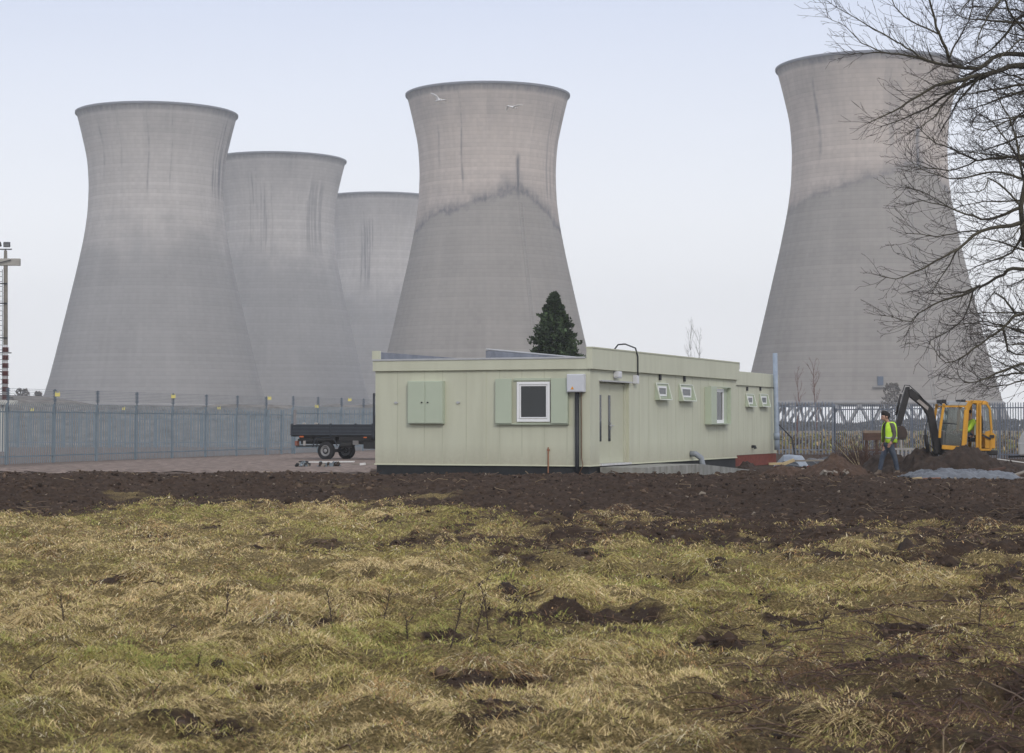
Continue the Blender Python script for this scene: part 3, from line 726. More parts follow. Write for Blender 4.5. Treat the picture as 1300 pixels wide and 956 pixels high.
MB().bar(loc_(-14, 316.5), loc_(15, 316.5), .06, .06).tube([loc_(7, 319), loc_(7, 316)], .04, 6).build('lamp_bracket', m_dark, mroot)
for px, a in ((8.7, .1), (-3, -.5)):
    f_ = MB().quadbox((0, 0, 0), (.36, .22, .26)).build('floodlight', mat('floodlight_housing', (.07, .07, .075), .6), mroot, loc=loc_(px, 310.5)); f_.rotation_euler = (.35, 0, a)
    MB().quadbox((0, -.115, 0), (.3, .01, .2)).build('lamp_glass', glass('floodlight_glass', (.2, .21, .22), .1), f_)
lad = MB()
for px in (-.6, 3): lad.tube([loc_(px, 342, y_-.3), loc_(px, 505, y_-.3)], .018, 4)
for py in np.arange(345, 505, 6.2): lad.bar(loc_(-.6, py, y_-.3), loc_(3, py, y_-.3), .025)
lad.build('ladder', m_dark, mroot)
for py in (360, 385, 429, 448, 472): MB().bar(loc_(-5, py, y_-.18), loc_(9.5 if py != 448 else 14.5, py, y_-.18), .06, .06).build('clamp', m_dark, mroot)
y2 = 110
pr = thing('concrete_portal', (P(0, 538, y2).x, y2, 0), 'pale concrete portal behind the fence under the striped insulator', 'support frame')
def l2(px, py): p = P(px, py, y2); return Vector((p.x-pr.location.x, 0, p.z))
zt = P(0, 508.5, y2).z; zb = P(0, 514, y2).z
MB().box(-2.6, P(21, 538, y2).x-P(0, 538, y2).x, -.35, .35, zb, zt).build('beam', mat('pale_beam_concrete', (.46, .46, .43), .85, .12, 2), pr, bevel=.02)
for px in (1.5, 6.5): c = l2(px, 538).x; MB().box(c-.07, c+.07, -.1, .1, 0, zb-.002).build('column', MATS['pale_beam_concrete'], pr)
MB().tube([l2(10, 505), l2(16.5, 505), l2(16.5, 508.6)], .025, 5).build('hook', m_dark, pr)
ins = thing('insulator_stack', (P(6, 538, y2).x, y2, zt), 'tall dark red and white striped insulator stack standing on the concrete portal', 'insulator')
hgt_i = P(6, 438, y2).z-zt; nI = 7; m_red = mat('insulator_dark_red', (.09, .022, .02), .35, .1); m_iw = mat('insulator_grey_white', (.42, .42, .43), .5, .1)
MB().tube([(0, 0, 0), (0, 0, hgt_i)], .13, 12).build('core', m_iw, ins, True)
for i in range(nI):
    b0_ = hgt_i*(i+.12)/nI; hh = hgt_i/nI*.62; pf = []
    for q in range(4):
        z_ = b0_+hh*q/4; pf += [(.15, z_), (.215, z_+hh*.07), (.15, z_+hh*.2)]
    MB().lathe(pf, 16).build('shed_group', m_red, ins, True)
# @@P2
# ------------------------------------------------------------------ grass
def build_grass():
    half = .385
    def ring(y0, y1, dens):
        n = int(half*(y1*y1-y0*y0)*dens); return rng.uniform(-half, half, n), np.sqrt(rng.uniform(y0*y0, y1*y1, n))
    def rings(spec):
        a, b_ = zip(*[ring(*q) for q in spec]); y = np.concatenate(b_); return np.concatenate(a)*y, y
    # domed tussocks with blades hanging over on all sides
    cx, cy = rings(((7.8, 16, 6.0), (16, 26, 5.0), (26, 39, 4.0)))
    g = grassy(cx, cy); field = fbm(cx, cy, 1.5, 4, 131)
    kp = rng.uniform(0, 1, len(cx)) < (g*(.35+.9*sst(.38, .58, field))+.012); cx, cy, field = cx[kp], cy[kp], field[kp]; N = len(cx)
    R = .06+.17*rng.uniform(0, 1, N)**1.8*(.6+.8*sst(.4, .6, field)); Hd = R*rng.uniform(.35, .8, N); asp = rng.uniform(.75, 1.5, N)
    nb = np.clip(PI*R**2*np.where(cy < 16, 5200, np.where(cy < 26, 3300, 2000)), 14, 900).astype(int)
    ci = np.repeat(np.arange(N), nb); n = len(ci); a = rng.uniform(0, 2*PI, n); q = np.sqrt(rng.uniform(0, 1, n))
    ox = q*R[ci]*np.cos(a)*asp[ci]; oy = q*R[ci]*np.sin(a)
    bx = cx[ci]+ox; by = cy[ci]+oy; bz = hgt(bx, by)+Hd[ci]*np.clip(1-q*q, 0, 1)-.01
    lay = rng.uniform(0, 2*PI, N); ang = a+rng.normal(0, .5, n)
    ux = np.cos(ang)*(q+.15)+.35*np.cos(lay[ci]); uy = np.sin(ang)*(q+.15)+.35*np.sin(lay[ci]); un = np.hypot(ux, uy)+1e-6; ux /= un; uy /= un
    L1 = (.032+.20*R[ci])*rng.uniform(.5, 1.35, n); L1 = np.where(rng.uniform(0, 1, n) < .008, L1*1.9, L1)
    up1 = (.75-.55*q)*rng.uniform(.4, 1.3, n); ln1 = rng.uniform(.6, 1.15, n)
    # matted turf between them
    x2, y2 = rings(((7.8, 13, 4600), (13, 20, 2600), (20, 38.5, 1050))); g2 = grassy(x2, y2); mz = fbm(x2, y2, .35, 3, 133)
    kp = rng.uniform(0, 1, len(x2)) < (g2*(.75+.4*sst(.35, .6, mz))+.10*(y2 < 31)); x2, y2, mz = x2[kp], y2[kp], mz[kp]; m2 = len(x2)
    a2 = rng.normal(0, 1.2, m2)+fbm(x2, y2, .8, 3, 135)*14; L2 = rng.uniform(.022, .065, m2)*(.6+.8*sst(.45, .65, mz)); z2 = hgt(x2, y2)+.004+.06*sst(.42, .65, mz)
    bx = np.concatenate([bx, x2]); by = np.concatenate([by, y2]); bz = np.concatenate([bz, z2]); ux = np.concatenate([ux, np.cos(a2)]); uy = np.concatenate([uy, np.sin(a2)])
    L_ = np.concatenate([L1, L2]); up = np.concatenate([up1, rng.uniform(.2, .9, m2)]); lean = np.concatenate([ln1, rng.uniform(.4, 1.1, m2)])
    big = np.concatenate([R[ci]/.23, np.zeros(m2)])
    cell = _h(np.floor(x2/.13+fbm(x2, y2, .2, 2, 1)*2), np.floor(y2/.19+fbm(x2, y2, .2, 2, 2)*2), 7)
    cid = np.concatenate([rng.uniform(0, 1, N)[ci], cell]); n = len(bx)
    ts = np.array([0, .35, .7, 1.0]); wd = np.maximum(.0017, by*.00017)*rng.uniform(.7, 1.4, n)
    V = np.zeros((n, 4, 2, 3)); fa = rng.uniform(0, 2*PI, n); sx = .5+.5*np.cos(fa); sy = .7*np.sin(fa); k_ = np.hypot(sx, sy)+1e-6; sx /= k_; sy /= k_
    for i, t in enumerate(ts):
        px = bx+ux*lean*L_*(t**1.3); py = by+uy*lean*L_*(t**1.3); pz = bz+L_*(up*t-.75*lean*t*t*np.where(big > 0, 1, .5))
        pz = np.maximum(pz, bz-.09) if True else pz; ww = wd*(1, .9, .6, .08)[i]
        for s_, sg in enumerate((-1, 1)):
            V[:, i, s_, 0] = px+sx*ww*sg; V[:, i, s_, 1] = py+sy*ww*sg; V[:, i, s_, 2] = pz
    base = np.arange(n)[:, None]*8
    Q = np.stack([base+np.array([0, 1, 3, 2])+2*k for k in range(3)], 1).reshape(-1, 4)
    # colour of each blade: straw, olive, fresh green, dead brown, bleached, golden brown
    pal = np.array([[.68, .53, .28], [.43, .37, .13], [.28, .31, .08], [.19, .115, .065], [.76, .66, .44], [.56, .36, .17]])
    zone = fbm(bx, by, 1.9, 4, 171); z3 = fbm(bx, by, .6, 3, 181); pxx = 650+F*bx/by
    w_ = np.stack([1.0+1.5*sst(.45, .6, zone)+.6*big, .75+1.6*sst(.6, .42, zone), .12+1.6*sst(.54, .40, zone)*sst(.46, .6, z3)*(1-.6*(pxx > 1000)), .50+.9*sst(.5, .7, z3), .28+.35*big, .6+1.0*sst(.45, .3, z3)], 1)
    w_[:, 3] *= 1+4.0*(1-grassy(bx, by))+1.6*sst(800, 1150, pxx)*(by < 18)+.8*(pxx > 560)*(by > 24)
    cs = np.cumsum(w_, 1); cs /= cs[:, -1:]; r_ = (.5*rng.uniform(0, 1, n)+.5*cid)[:, None]; pick = (r_ > cs).sum(1).clip(0, 5)
    c = pal[pick]*rng.uniform(.72, 1.2, (n, 1))
    o = np_mesh('grass', V.reshape(-1, 3), Q, attr_mat('grass_blades'), col=np.repeat(c, 8, 0))
    tag(o, 'rough straw coloured and olive tussock grass across the foreground', 'grass', kind='stuff'); print('BLADES', n)
build_grass()

# clods of turned soil
def build_clods():
    import bmesh
    bm = bmesh.new(); bmesh.ops.create_icosphere(bm, subdivisions=1, radius=1); bv = np.array([v.co[:] for v in bm.verts]); bf = np.array([[v.index for v in f.verts] for f in bm.faces]); bm.free()
    n = 60000; half = .34
    y = np.sqrt(rng.uniform(8**2, 58**2, n)); x = rng.uniform(-half, half, n)*y
    g = grassy(x, y); kp = (rng.uniform(0, 1, n) > g*1.2) & ~((x > C0.x-6) & (y > 49.3) & (x < C0.x+.407*(y-50)+1.3)); x, y = x[kp], y[kp]; n = len(x)
    s = rng.gamma(1.6, .0075, n)+.006; s = np.clip(s, 0, .06)
    z = hgt(x, y)+s*.2
    V = bv[None]*s[:, None, None]*rng.uniform(.5, 1.5, (n, 1, 3))*(1+rng.uniform(-.45, .45, (n, len(bv), 1)))
    V[:, :, 2] *= .8; V += np.stack([x, y, z], 1)[:, None, :]
    Fq = (bf[None]+np.arange(n)[:, None, None]*len(bv)).reshape(-1, 3)
    pal = np.array([[.05, .033, .023], [.08, .054, .038], [.125, .088, .062], [.022, .015, .011], [.26, .22, .17]])
    c = pal[rng.choice(5, n, p=[.34, .3, .18, .165, .015])]*rng.uniform(.8, 1.2, (n, 1))
    o = np_mesh('soil_clods', V.reshape(-1, 3), Fq, attr_mat('soil_clod_colour'), col=np.repeat(c, len(bv), 0))
    tag(o, 'dark crumbly clods scattered over the turned soil strip', 'soil', kind='stuff')
build_clods()
# dead straw, twigs and roots lying about
def build_litter():
    n = 9000; y = np.sqrt(rng.uniform(8.3**2, 50**2, n)); x = rng.uniform(-.33, .33, n)*y
    pxx = 650+F*x/y; g = grassy(x, y)
    w = .25+1.0*(1-g)*(y < 36)+1.6*sst(760, 1000, pxx)*(y < 17)
    kp = (rng.uniform(0, 2.0, n) < w) & ~((x > C0.x-6) & (y > 49.3)); x, y = x[kp], y[kp]; n = len(x)
    L_ = rng.gamma(2, .08, n)+.05; a = rng.uniform(0, PI, n); K = 5; V = np.zeros((n, K, 3, 3)); b = rng.normal(0, .35, n); lift = rng.uniform(0, .25, n)
    rad = np.maximum(rng.uniform(.002, .006, n), y*.0002)
    for i in range(K):
        t = i/(K-1)-.5; aa = a+b*t*2
        px = x+np.cos(aa)*L_*t; py = y+np.sin(aa)*L_*t; pz = hgt(px, py)+.03+lift*L_*(t+.5)*.8
        for k in range(3):
            q = 2*PI*k/3; V[:, i, k] = np.stack([px-np.sin(aa)*rad*math.cos(q), py+np.cos(aa)*rad*math.cos(q), pz+rad*math.sin(q)], 1)
    base = np.arange(n)[:, None]*(K*3); Q = []
    for i in range(K-1):
        for k in range(3): Q.append(base+np.array([i*3+k, i*3+(k+1) % 3, (i+1)*3+(k+1) % 3, (i+1)*3+k]))
    Q = np.stack(Q, 1).reshape(-1, 4)
    pal = np.array([[.10, .065, .045], [.05, .032, .026], [.24, .18, .11], [.16, .12, .09]])
    c = pal[rng.choice(4, n, p=[.35, .3, .15, .2])]
    o = np_mesh('twig_litter', V.reshape(-1, 3), Q, attr_mat('twig_litter_colour'), col=np.repeat(c, K*3, 0))
    tag(o, 'broken twigs and dead stems strewn over grass and soil', 'twigs', kind='stuff')
build_litter()

# ------------------------------------------------------------------ branching helper
class Twigs:
    def __init__(s): s.segs = []      # list of (pts, radii)
    def add(s, pts, rad): s.segs.append((pts, rad))
    def mb(s, n=4):
        m = MB()
        for p, r in s.segs: m.tube(p, r, 3 if max(r) < .012 else (5 if max(r) < .03 else 8), cap=False)
        return m
def rvec(): 
    v = Vector((random.gauss(0, 1), random.gauss(0, 1), random.gauss(0, 1))); return v.normalized()
def grow(tw, p, d, L_, r, level, upb=.25, spread=.75, dens=1.0, rmin=.0035):
    """a wandering shoot with side shoots"""
    n = max(3, int(L_/.09)); pts = [p.copy()]; rad = [r]; dd = d.normalized(); kids = []
    for i in range(n):
        dd = (dd+rvec()*.17+Vector((0, 0, upb*.12*(1 if level else .5)))).normalized()
        p = p+dd*(L_/n); pts.append(p.copy()); rad.append(max(rmin*.8, r*(1-.8*(i+1)/n)))
        if level > 0 and i > 0 and random.random() < .75*dens: kids.append((p.copy(), dd.copy(), 1-(i/n)*.55))
    tw.add(pts, rad)
    for q, e, f in kids:
        perp = rvec(); perp = (perp-e*perp.dot(e)).normalized()
        nd = (e+perp*spread*random.uniform(.6, 1.3)).normalized()
        grow(tw, q, nd, L_*f*random.uniform(.28, .6), max(rmin, r*.45), level-1, upb, spread, dens, rmin)

# the big bare tree on the right
def big_tree():
    Z = 31.0; tx = P(1385, 538, Z).x; g0 = hz(tx, Z)
    root = thing('bare_tree', (tx, Z, g0-.05), 'big bare winter tree reaching in from the right edge over the largest tower', 'tree')
    O = Vector((tx, Z, g0-.05))
    lb = Twigs(); tw = Twigs()
    def L3(px, py, dz=0): return P(px, py, Z+dz)-O
    # trunk and leaders
    tr = [Vector((0, 0, 0)), L3(1388, 520), L3(1382, 430), L3(1372, 330, .2), L3(1362, 240, .3), L3(1352, 150, .5), L3(1350, 40, .7), L3(1362, -80, .8), L3(1370, -200, .8)]
    MB().tube(tr, [.36, .27, .235, .215, .19, .16, .12, .08, .03], 12).build('trunk', m_bark, root, True)
    ld = [L3(1372, 345, .2), L3(1330, 335, -.3), L3(1300, 310, -.5), L3(1296, 262, -.6), L3(1301, 235, -.7), L3(1307, 190, -.8), L3(1305, 120, -.8)]
    lb.add(ld, [.09, .07, .045, .042, .038, .03, .02])
    limbs = [  # photo way points, depth offset start/end, radius start/end, density
        ([(1352, 110), (1300, 84), (1263, 91), (1230, 99), (1187, 109), (1143, 136), (1105, 155)], .4, -.6, .055, .008, 1.0),
        ([(1263, 91), (1215, 112), (1180, 135), (1150, 150), (1120, 160)], 0, .6, .03, .006, 1.0),
        ([(1230, 99), (1200, 130), (1185, 150), (1160, 165)], -.1, -.7, .022, .006, 1.0),
        ([(1250, 93), (1222, 122), (1205, 148), (1195, 165)], -.1, .8, .022, .006, 1.0),
        ([(1354, 80), (1300, 69), (1268, 71), (1241, 88)], .6, .1, .045, .03, .8),
        ([(1241, 88), (1203, 83), (1160, 73), (1122, 67), (1078, 69)], .1, .9, .03, .005, .9),
        ([(1203, 83), (1176, 76), (1150, 60), (1130, 49), (1075, 16), (1056, 5)], .1, -.9, .02, .004, .8),
        ([(1122, 66), (1094, 54), (1075, 35), (1051, 22)], .7, 1.2, .011, .004, .8),
        ([(1206, 80), (1201, 60), (1192, 43), (1181, 0), (1176, -40)], .1, -.3, .026, .012, .9),
        ([(1192, 43), (1149, 22), (1132, 0), (1118, -30)], -.1, .5, .014, .006, .9),
        ([(1206, 72), (1216, 50), (1230, 27), (1238, -10)], 0, .9, .016, .008, 1.0),
        ([(1350, 30), (1300, 20), (1277, 43), (1258, 63), (1225, 82)], .5, .9, .035, .008, 1.0),
        ([(1352, -20), (1290, -10), (1262, 10), (1245, 40), (1240, 60)], .4, -.8, .03, .006, 1.0),
        ([(1352, -60), (1280, -30), (1240, -10), (1215, 20)], .7, 0, .03, .006, 1.0),
        ([(1350, 60), (1310, 45), (1285, 20), (1270, -20)], .5, -.9, .03, .01, 1.0),
        ([(1360, 200), (1330, 190), (1300, 199), (1270, 200), (1241, 203), (1209, 190), (1181, 177), (1165, 160)], .4, 0, .034, .005, 1.0),
        ([(1241, 203), (1215, 215), (1190, 215), (1160, 207), (1150, 198)], .2, .8, .014, .004, 1.0),
        ([(1330, 240), (1300, 228), (1263, 218), (1230, 225), (1203, 226), (1162, 212), (1157, 198)], .2, -.5, .024, .004, 1.0),
        ([(1301, 235), (1285, 160), (1270, 130), (1262, 110)], -.6, -1.1, .022, .006, 1.1),
        ([(1303, 215), (1280, 180), (1255, 150), (1240, 145)], -.6, .2, .02, .005, 1.1),
        ([(1296, 262), (1275, 240), (1255, 225), (1250, 240), (1225, 245)], -.6, -1.2, .018, .005, 1.1),
        ([(1295, 263), (1257, 278), (1227, 272), (1204, 263), (1172, 255), (1154, 260)], -.6, 0, .026, .004, 1.0),
        ([(1204, 263), (1180, 248), (1160, 240), (1145, 236)], -.2, .6, .01, .004, .9),
        ([(1295, 284), (1270, 288), (1245, 293), (1216, 316), (1172, 340), (1137, 354), (1118, 350)], -.6, -1.0, .032, .005, 1.0),
        ([(1245, 293), (1220, 295), (1190, 300), (1160, 296), (1150, 296)], -.7, -.1, .014, .004, 1.1),
        ([(1216, 316), (1200, 345), (1190, 360), (1180, 372)], -.8, -.4, .012, .004, 1.0),
        ([(1372, 350), (1300, 342), (1280, 342), (1274, 348), (1245, 363), (1216, 372), (1186, 373)], .2, .6, .045, .008, .8),
        ([(1245, 363), (1222, 375), (1192, 383), (1166, 398), (1157, 408), (1125, 401)], .5, -.2, .022, .004, 1.0),
        ([(1166, 398), (1158, 405), (1154, 416)], .1, .3, .008, .004, .8),
        ([(1235, 368), (1228, 395), (1215, 412), (1195, 425), (1181, 433)], .4, 1.0, .014, .004, 1.0),
        ([(1380, 420), (1300, 398), (1274, 416), (1245, 436), (1222, 454), (1201, 460), (1181, 437)], 0, -.6, .035, .004, 1.0),
        ([(1274, 416), (1280, 445), (1300, 451), (1320, 450)], -.2, .2, .02, .008, 1.0),
        ([(1384, 480), (1300, 474), (1268, 477), (1245, 480), (1225, 465)], 0, .5, .03, .004, 1.0),
        ([(1300, 474), (1275, 462), (1255, 450), (1240, 440)], .2, .8, .014, .004, 1.0),
        ([(1290, 400), (1275, 380), (1262, 372), (1250, 390)], .1, -.6, .02, .005, 1.1),
        ([(1296, 300), (1285, 320), (1262, 330), (1240, 338), (1225, 345)], -.5, .3, .022, .005, 1.1),
        ([(1300, 235), (1310, 260), (1295, 290), (1280, 305), (1262, 310)], -.5, -1.3, .02, .005, 1.1),
        ([(1360, 130), (1320, 130), (1295, 145), (1278, 165), (1265, 170)], .5, 1.3, .03, .005, 1.1),
        ([(1350, 100), (1330, 60), (1300, 50), (1285, 60), (1262, 80)], .5, -1.3, .03, .005, 1.1),
        ([(1372, 300), (1400, 260), (1440, 220), (1480, 200)], .3, .8, .08, .01, .9),
        ([(1366, 200), (1410, 150), (1450, 90), (1480, 60)], .4, -.8, .07, .01, .9),
        ([(1362, 80), (1400, 20), (1440, -60)], .4, .2, .06, .01, .9),
    ]
    for k in range(26):
        ya = random.uniform(-10, 470); xe = random.uniform(1225, 1292); yb = ya+random.uniform(-45, 40); dd_ = random.uniform(-1.2, 1.2)
        limbs.append(([(1352, ya+10), ((1352+xe)/2+8, (ya+yb)/2+random.uniform(-14, 8)), (xe, yb), (xe-18, yb-random.uniform(-6, 14))], .4, dd_, random.uniform(.018, .034), .004, 1.0))
    for wp, d0, d1, r0, r1, dn in limbs:
        r0 *= 1.15
        m_ = len(wp); pts = [L3(x, y, d0+(d1-d0)*i/(m_-1)) for i, (x, y) in enumerate(wp)]
        # resample with slight wander
        fine = []; rad = []
        tot = sum((pts[i+1]-pts[i]).length for i in range(m_-1)); run = 0
        for i in range(m_-1):
            seg = pts[i+1]-pts[i]; kk = max(2, int(seg.length/.12))
            for q in range(kk):
                t = q/kk; a0 = pts[max(i-1, 0)]; a1, a2 = pts[i], pts[i+1]; a3 = pts[min(i+2, m_-1)]
                c = .5*((2*a1)+(a2-a0)*t+(2*a0-5*a1+4*a2-a3)*t*t+(-a0+3*a1-3*a2+a3)*t**3)
                s_ = (run+seg.length*t)/tot
                fine.append(c+rvec()*.012); rad.append(r0+(r1-r0)*s_**.8)
            run += seg.length
        fine.append(pts[-1]); rad.append(r1); lb.add(fine, rad)
        N_ = len(fine)
        for i in range(1, N_):
            s_ = i/N_; px_vis = True
            for rep in range(3):
                if random.random() < (.50+.30*s_)*dn:
                    e = (fine[i]-fine[i-1]).normalized(); perp = rvec(); perp = (perp-e*perp.dot(e)).normalized()
                    nd = (e+perp*random.uniform(.5, 1.1)).normalized()
                    lev = 2 if s_ < .85 else 1
                    grow(tw, fine[i], nd, random.uniform(.28, .68)*(1.25-.5*s_), max(.0045, rad[i]*.4 if rad[i] < .02 else .008), lev, .45, .75, .88, .0034)
        grow(tw, fine[-1], (fine[-1]-fine[-2]).normalized(), .35, max(.004, r1*.9), 1, .4)
    lb.mb().build('limbs', m_bark, root, True)
    o = tw.mb().build('twigs', mat('twig_bark', (.045, .037, .032), .9, .25, 6), root)
    print('TWIGS', len(tw.segs))
m_bark = mat('tree_bark', (.045, .04, .03), .95, scale=6, col2=(.10, .092, .065), bump=.8, bscale=30)
big_tree()

# small leafless saplings
def sapling(px, y, top_py, label, col, nsub=9, seed=1, name='sapling', dens=.6):
    random.seed(seed); c = P(px, 538, y); H = P(px, top_py, y).z
    r = thing(name, (c.x, y, hz(c.x, y) if y < 60 else 0), label, 'tree', 'leafless saplings')
    t = Twigs(); z = 0; pts = [Vector((0, 0, 0))]; n = 9
    for i in range(n): pts.append(pts[-1]+Vector((random.gauss(0, .04), random.gauss(0, .04), H/n)))
    rad = [.028*(1-i/(n+1))+.009 for i in range(n+1)]
    m = mat('sapling_bark_'+('red' if col[0] > .12 else 'grey'), col, .9)
    MB().tube(pts, rad, 6).build('trunk', m, r)
    for i in range(2, n+1):
        for k in range(nsub//3+1):
            a = random.uniform(0, 2*PI); d = Vector((math.cos(a)*.5, math.sin(a)*.5, 1))
            grow(t, pts[i].copy(), d, H*.22*random.uniform(.6, 1.2), .014, 2, .5, .4, dens, .007)
    t.mb().build('crown', m, r); return r
sapling(876, 150, 430, 'faint bare sapling showing above the main cabin roof', (.12, .11, .105), seed=3, nsub=3, dens=.35)
sapling(887, 152, 438, 'shorter bare sapling right of the one above the main cabin roof', (.12, .11, .105), seed=4, nsub=3, dens=.35)
sapling(1012, 125, 482, 'reddish bare sapling behind the grey gate, nearest the smaller cabin block', (.14, .07, .06), seed=5, nsub=3, dens=.5)
sapling(1036, 128, 470, 'taller reddish bare sapling behind the middle of the grey gate', (.14, .07, .06), seed=6, nsub=3, dens=.5)

# conifer behind the cabin
def leafmass(name, pts, nrm, size, colr, m, parent, elong=2.2):
    """many small pointed sprays"""
    n = len(pts); a = rng.normal(0, 1, (n, 3)); a += nrm*1.3; a /= np.linalg.norm(a, axis=1)[:, None]
    b = np.cross(a, rng.normal(0, 1, (n, 3))); b /= np.linalg.norm(b, axis=1)[:, None]
    s = size[:, None]; V = np.stack([pts-b*s*.5, pts+a*s*elong*.5, pts+b*s*.5, pts-a*s*.4], 1).reshape(-1, 3)
    Q = np.arange(n*4).reshape(n, 4)
    return np_mesh(name, V, Q, m, parent, col=np.repeat(colr, 4, 0))
def conifer():
    y = 80; c = P(704, 538, y); H = P(704, 374, y).z
    r = thing('conifer_tree', (c.x, y, 0), 'dark green conical conifer standing behind the main cabin roof', 'tree')
    MB().tube([(0, 0, 0), (0, 0, H*.5), (.05, 0, H*.96)], [.16, .11, .02], 8).build('trunk', m_bark, r, True)
    C = []; NR = []
    for i in range(900):
        h = random.uniform(.04, 1)**.9; R = 2.15*(1-h)**.72*(.62+.48*random.random())*(1+.16*math.sin(h*37+i)); a = random.uniform(0, 2*PI)
        dr_ = Vector((math.cos(a), math.sin(a), .55)).normalized()
        base = Vector((math.cos(a)*R*.35, math.sin(a)*R*.35, h*H-.25*R)); tip = Vector((math.cos(a)*R, math.sin(a)*R, h*H+.12*R))
        for k in range(38):
            t = random.random()**.6; p = base.lerp(tip, t)+rvec()*.11*(1.2-t*.5); C.append(p[:]); NR.append((dr_+Vector((0, 0, .3)))[:])
    C = np.array(C); NR = np.array(NR); C[:, 2] = np.minimum(C[:, 2], H+.1)
    cl = vnoise(C[:, 0]*3+C[:, 1]*2, C[:, 2]*3, 5)
    col = np.array([.022, .034, .016])[None]*(1+1.9*cl[:, None]**1.5)*rng.uniform(.55, 1.5, (len(C), 1))
    leafmass('crown', C, NR, rng.uniform(.06, .12, len(C)), col, attr_mat('conifer_leaf'), r)
conifer()

# distant hedge and trees across the field
def far_tree(px, y, top, w, label, conif=False, par_name='distant_tree', seed=0):
    random.seed(seed); c = P(px, 538, y); H = P(px, top, y).z
    r = thing(par_name, (c.x, y, 0), label, 'tree', 'hazy trees across the field')
    MB().tube([(0, 0, 0), (0, 0, H*.6)], [.18, .08], 6).build('trunk', m_bark, r)
    n = 900; W = w/F*y/2; h = rng.uniform(.12, 1, n); a = rng.uniform(0, 2*PI, n)
    R = W*((1-h)**.6 if conif else np.sqrt(np.clip(1-((h-.55)/.5)**2, .02, 1)))*np.sqrt(rng.uniform(.15, 1, n))
    C = np.stack([R*np.cos(a), R*np.sin(a), h*H], 1); col = np.array([.05, .055, .04] if conif else [.085, .075, .065])[None]*rng.uniform(.6, 1.4, (n, 1))
    leafmass('crown', C, np.tile([0, 0, 1.], (n, 1)), rng.uniform(.35, .8, n)*(y/400)*(1 if conif else .6), col, MATS.get('far_leaf') or attr_mat('far_leaf'), r)
far_tree(1133, 330, 487, 30, 'hazy dark tree before the largest tower just right of its blue door', False, seed=1)
far_tree(28, 330, 494, 26, 'hazy bare tree on the skyline between mast and farthest left tower', False, seed=3)
far_tree(48, 350, 498, 16, 'small hazy bare tree touching the foot of the farthest left tower', False, seed=4)
def hedge():
    C = []
    n = 26000; x = rng.uniform(-160, 190, n); y = 420+rng.uniform(-4, 4, n)+10*np.sin(x*.02); top = .9+2.0*fbm(x, x*0, 14, 4, 3)**1.6+.9*(fbm(x, x*0, 3, 2, 9)-.4)
    z = rng.uniform(0, 1, n)**.8*top; C = np.stack([x, y, z], 1)
    col = np.array([.06, .055, .042])[None]*rng.uniform(.5, 1.4, (n, 1))
    o = leafmass('hedgerow', C, np.tile([0, 0, 1.], (n, 1)), rng.uniform(.3, .7, n), col, MATS['far_leaf'], None)
    tag(o, 'low dark hedgerow running across the hazy field near the towers', 'hedge', kind='stuff')
    n = 9000; y = rng.uniform(105, 200, n); x = P(1, 538, 1).x*0+rng.uniform(.13, .3, n)*y; z = rng.uniform(0, .9, n)*sst(.35, .75, fbm(x, y, 6, 3, 44))
    pal = np.array([[.30, .22, .11], [.13, .10, .05], [.22, .22, .08], [.08, .055, .035]]); col = pal[rng.choice(4, n)]*rng.uniform(.7, 1.2, (n, 1))
    o = leafmass('rough_growth', np.stack([x, y, z], 1), np.tile([0, 0, 1.], (n, 1)), rng.uniform(.1, .28, n), col, MATS['far_leaf'], None)
    tag(o, 'ochre and brown rough growth in the field behind the grey fence', 'weeds', kind='stuff')
hedge()

# ------------------------------------------------------------------ foreground stalks, brambles, sticks
m_stalk = mat('dead_stalk', (.055, .038, .034), .95, .3, 8); m_bram = mat('bramble_cane', (.075, .045, .036), .85, .3, 5)
def gp(px, py):
    """point of the ground seen at a photo position"""
    lo, hi = 6., 62.
    for _ in range(40):
        m_ = (lo+hi)/2; p = P(px, py, m_)
        if p.z > hz(p.x, m_)+.0: lo = m_
        else: hi = m_
    p = P(px, py, lo); return Vector((p.x, lo, hz(p.x, lo)))
stk = [(426, 818, 62, 'dead upright dock stalk left of centre foreground'), (286, 792, 42, 'thin dead stalk in the grass left of the brown stump tussock'), (83, 800, 40, 'short dark dead stalk near the left edge'),
       (484, 800, 45, 'small leaning dead stalk left of the tallest foreground pair'), (571, 822, 58, 'tallest dead stalk in the central foreground grass'), (602, 815, 52, 'dead stalk right of the tallest one in the central foreground'),
       (655, 824, 46, 'left stalk of the crossed dead pair at bottom centre'), (664, 828, 50, 'right stalk of the crossed dead pair at bottom centre'), (620, 800, 50, 'grey dead stalk behind the tallest foreground ones'),
       (518, 814, 30, 'stubby dark dead stalk left of the central group'), (247, 860, 30, 'short dead stalk at the bottom left of the brown tussock'), (1240, 800, 45, 'thin dead stalk among the brambles at right')]
for i, (px, py, hp, lab) in enumerate(stk):
    random.seed(100+i); g = gp(px, py); H = hp/F*g.y*1.15; t = Twigs()
    r = thing('dead_stalk', g, lab, 'plant', 'dead dock stalks in the grass')
    pts = [Vector((0, 0, -.03))]; lean = Vector((random.uniform(-.22, .22), random.uniform(-.15, .15), 1))
    for k in range(9): pts.append(pts[-1]+(lean+rvec()*.12)*(H/9))
    MB().tube(pts, [.006-.0004*k for k in range(10)], 5).build('stem', m_stalk, r)
    for k in range(3, 10):
        for q in range(3): 
            a = random.uniform(0, 2*PI); grow(t, pts[k].copy(), Vector((math.cos(a)*.7, math.sin(a)*.7, 1)), H*.13, .003, 1, .1, .8, .9, .002)
    t.mb().build('seed_head', m_stalk, r)
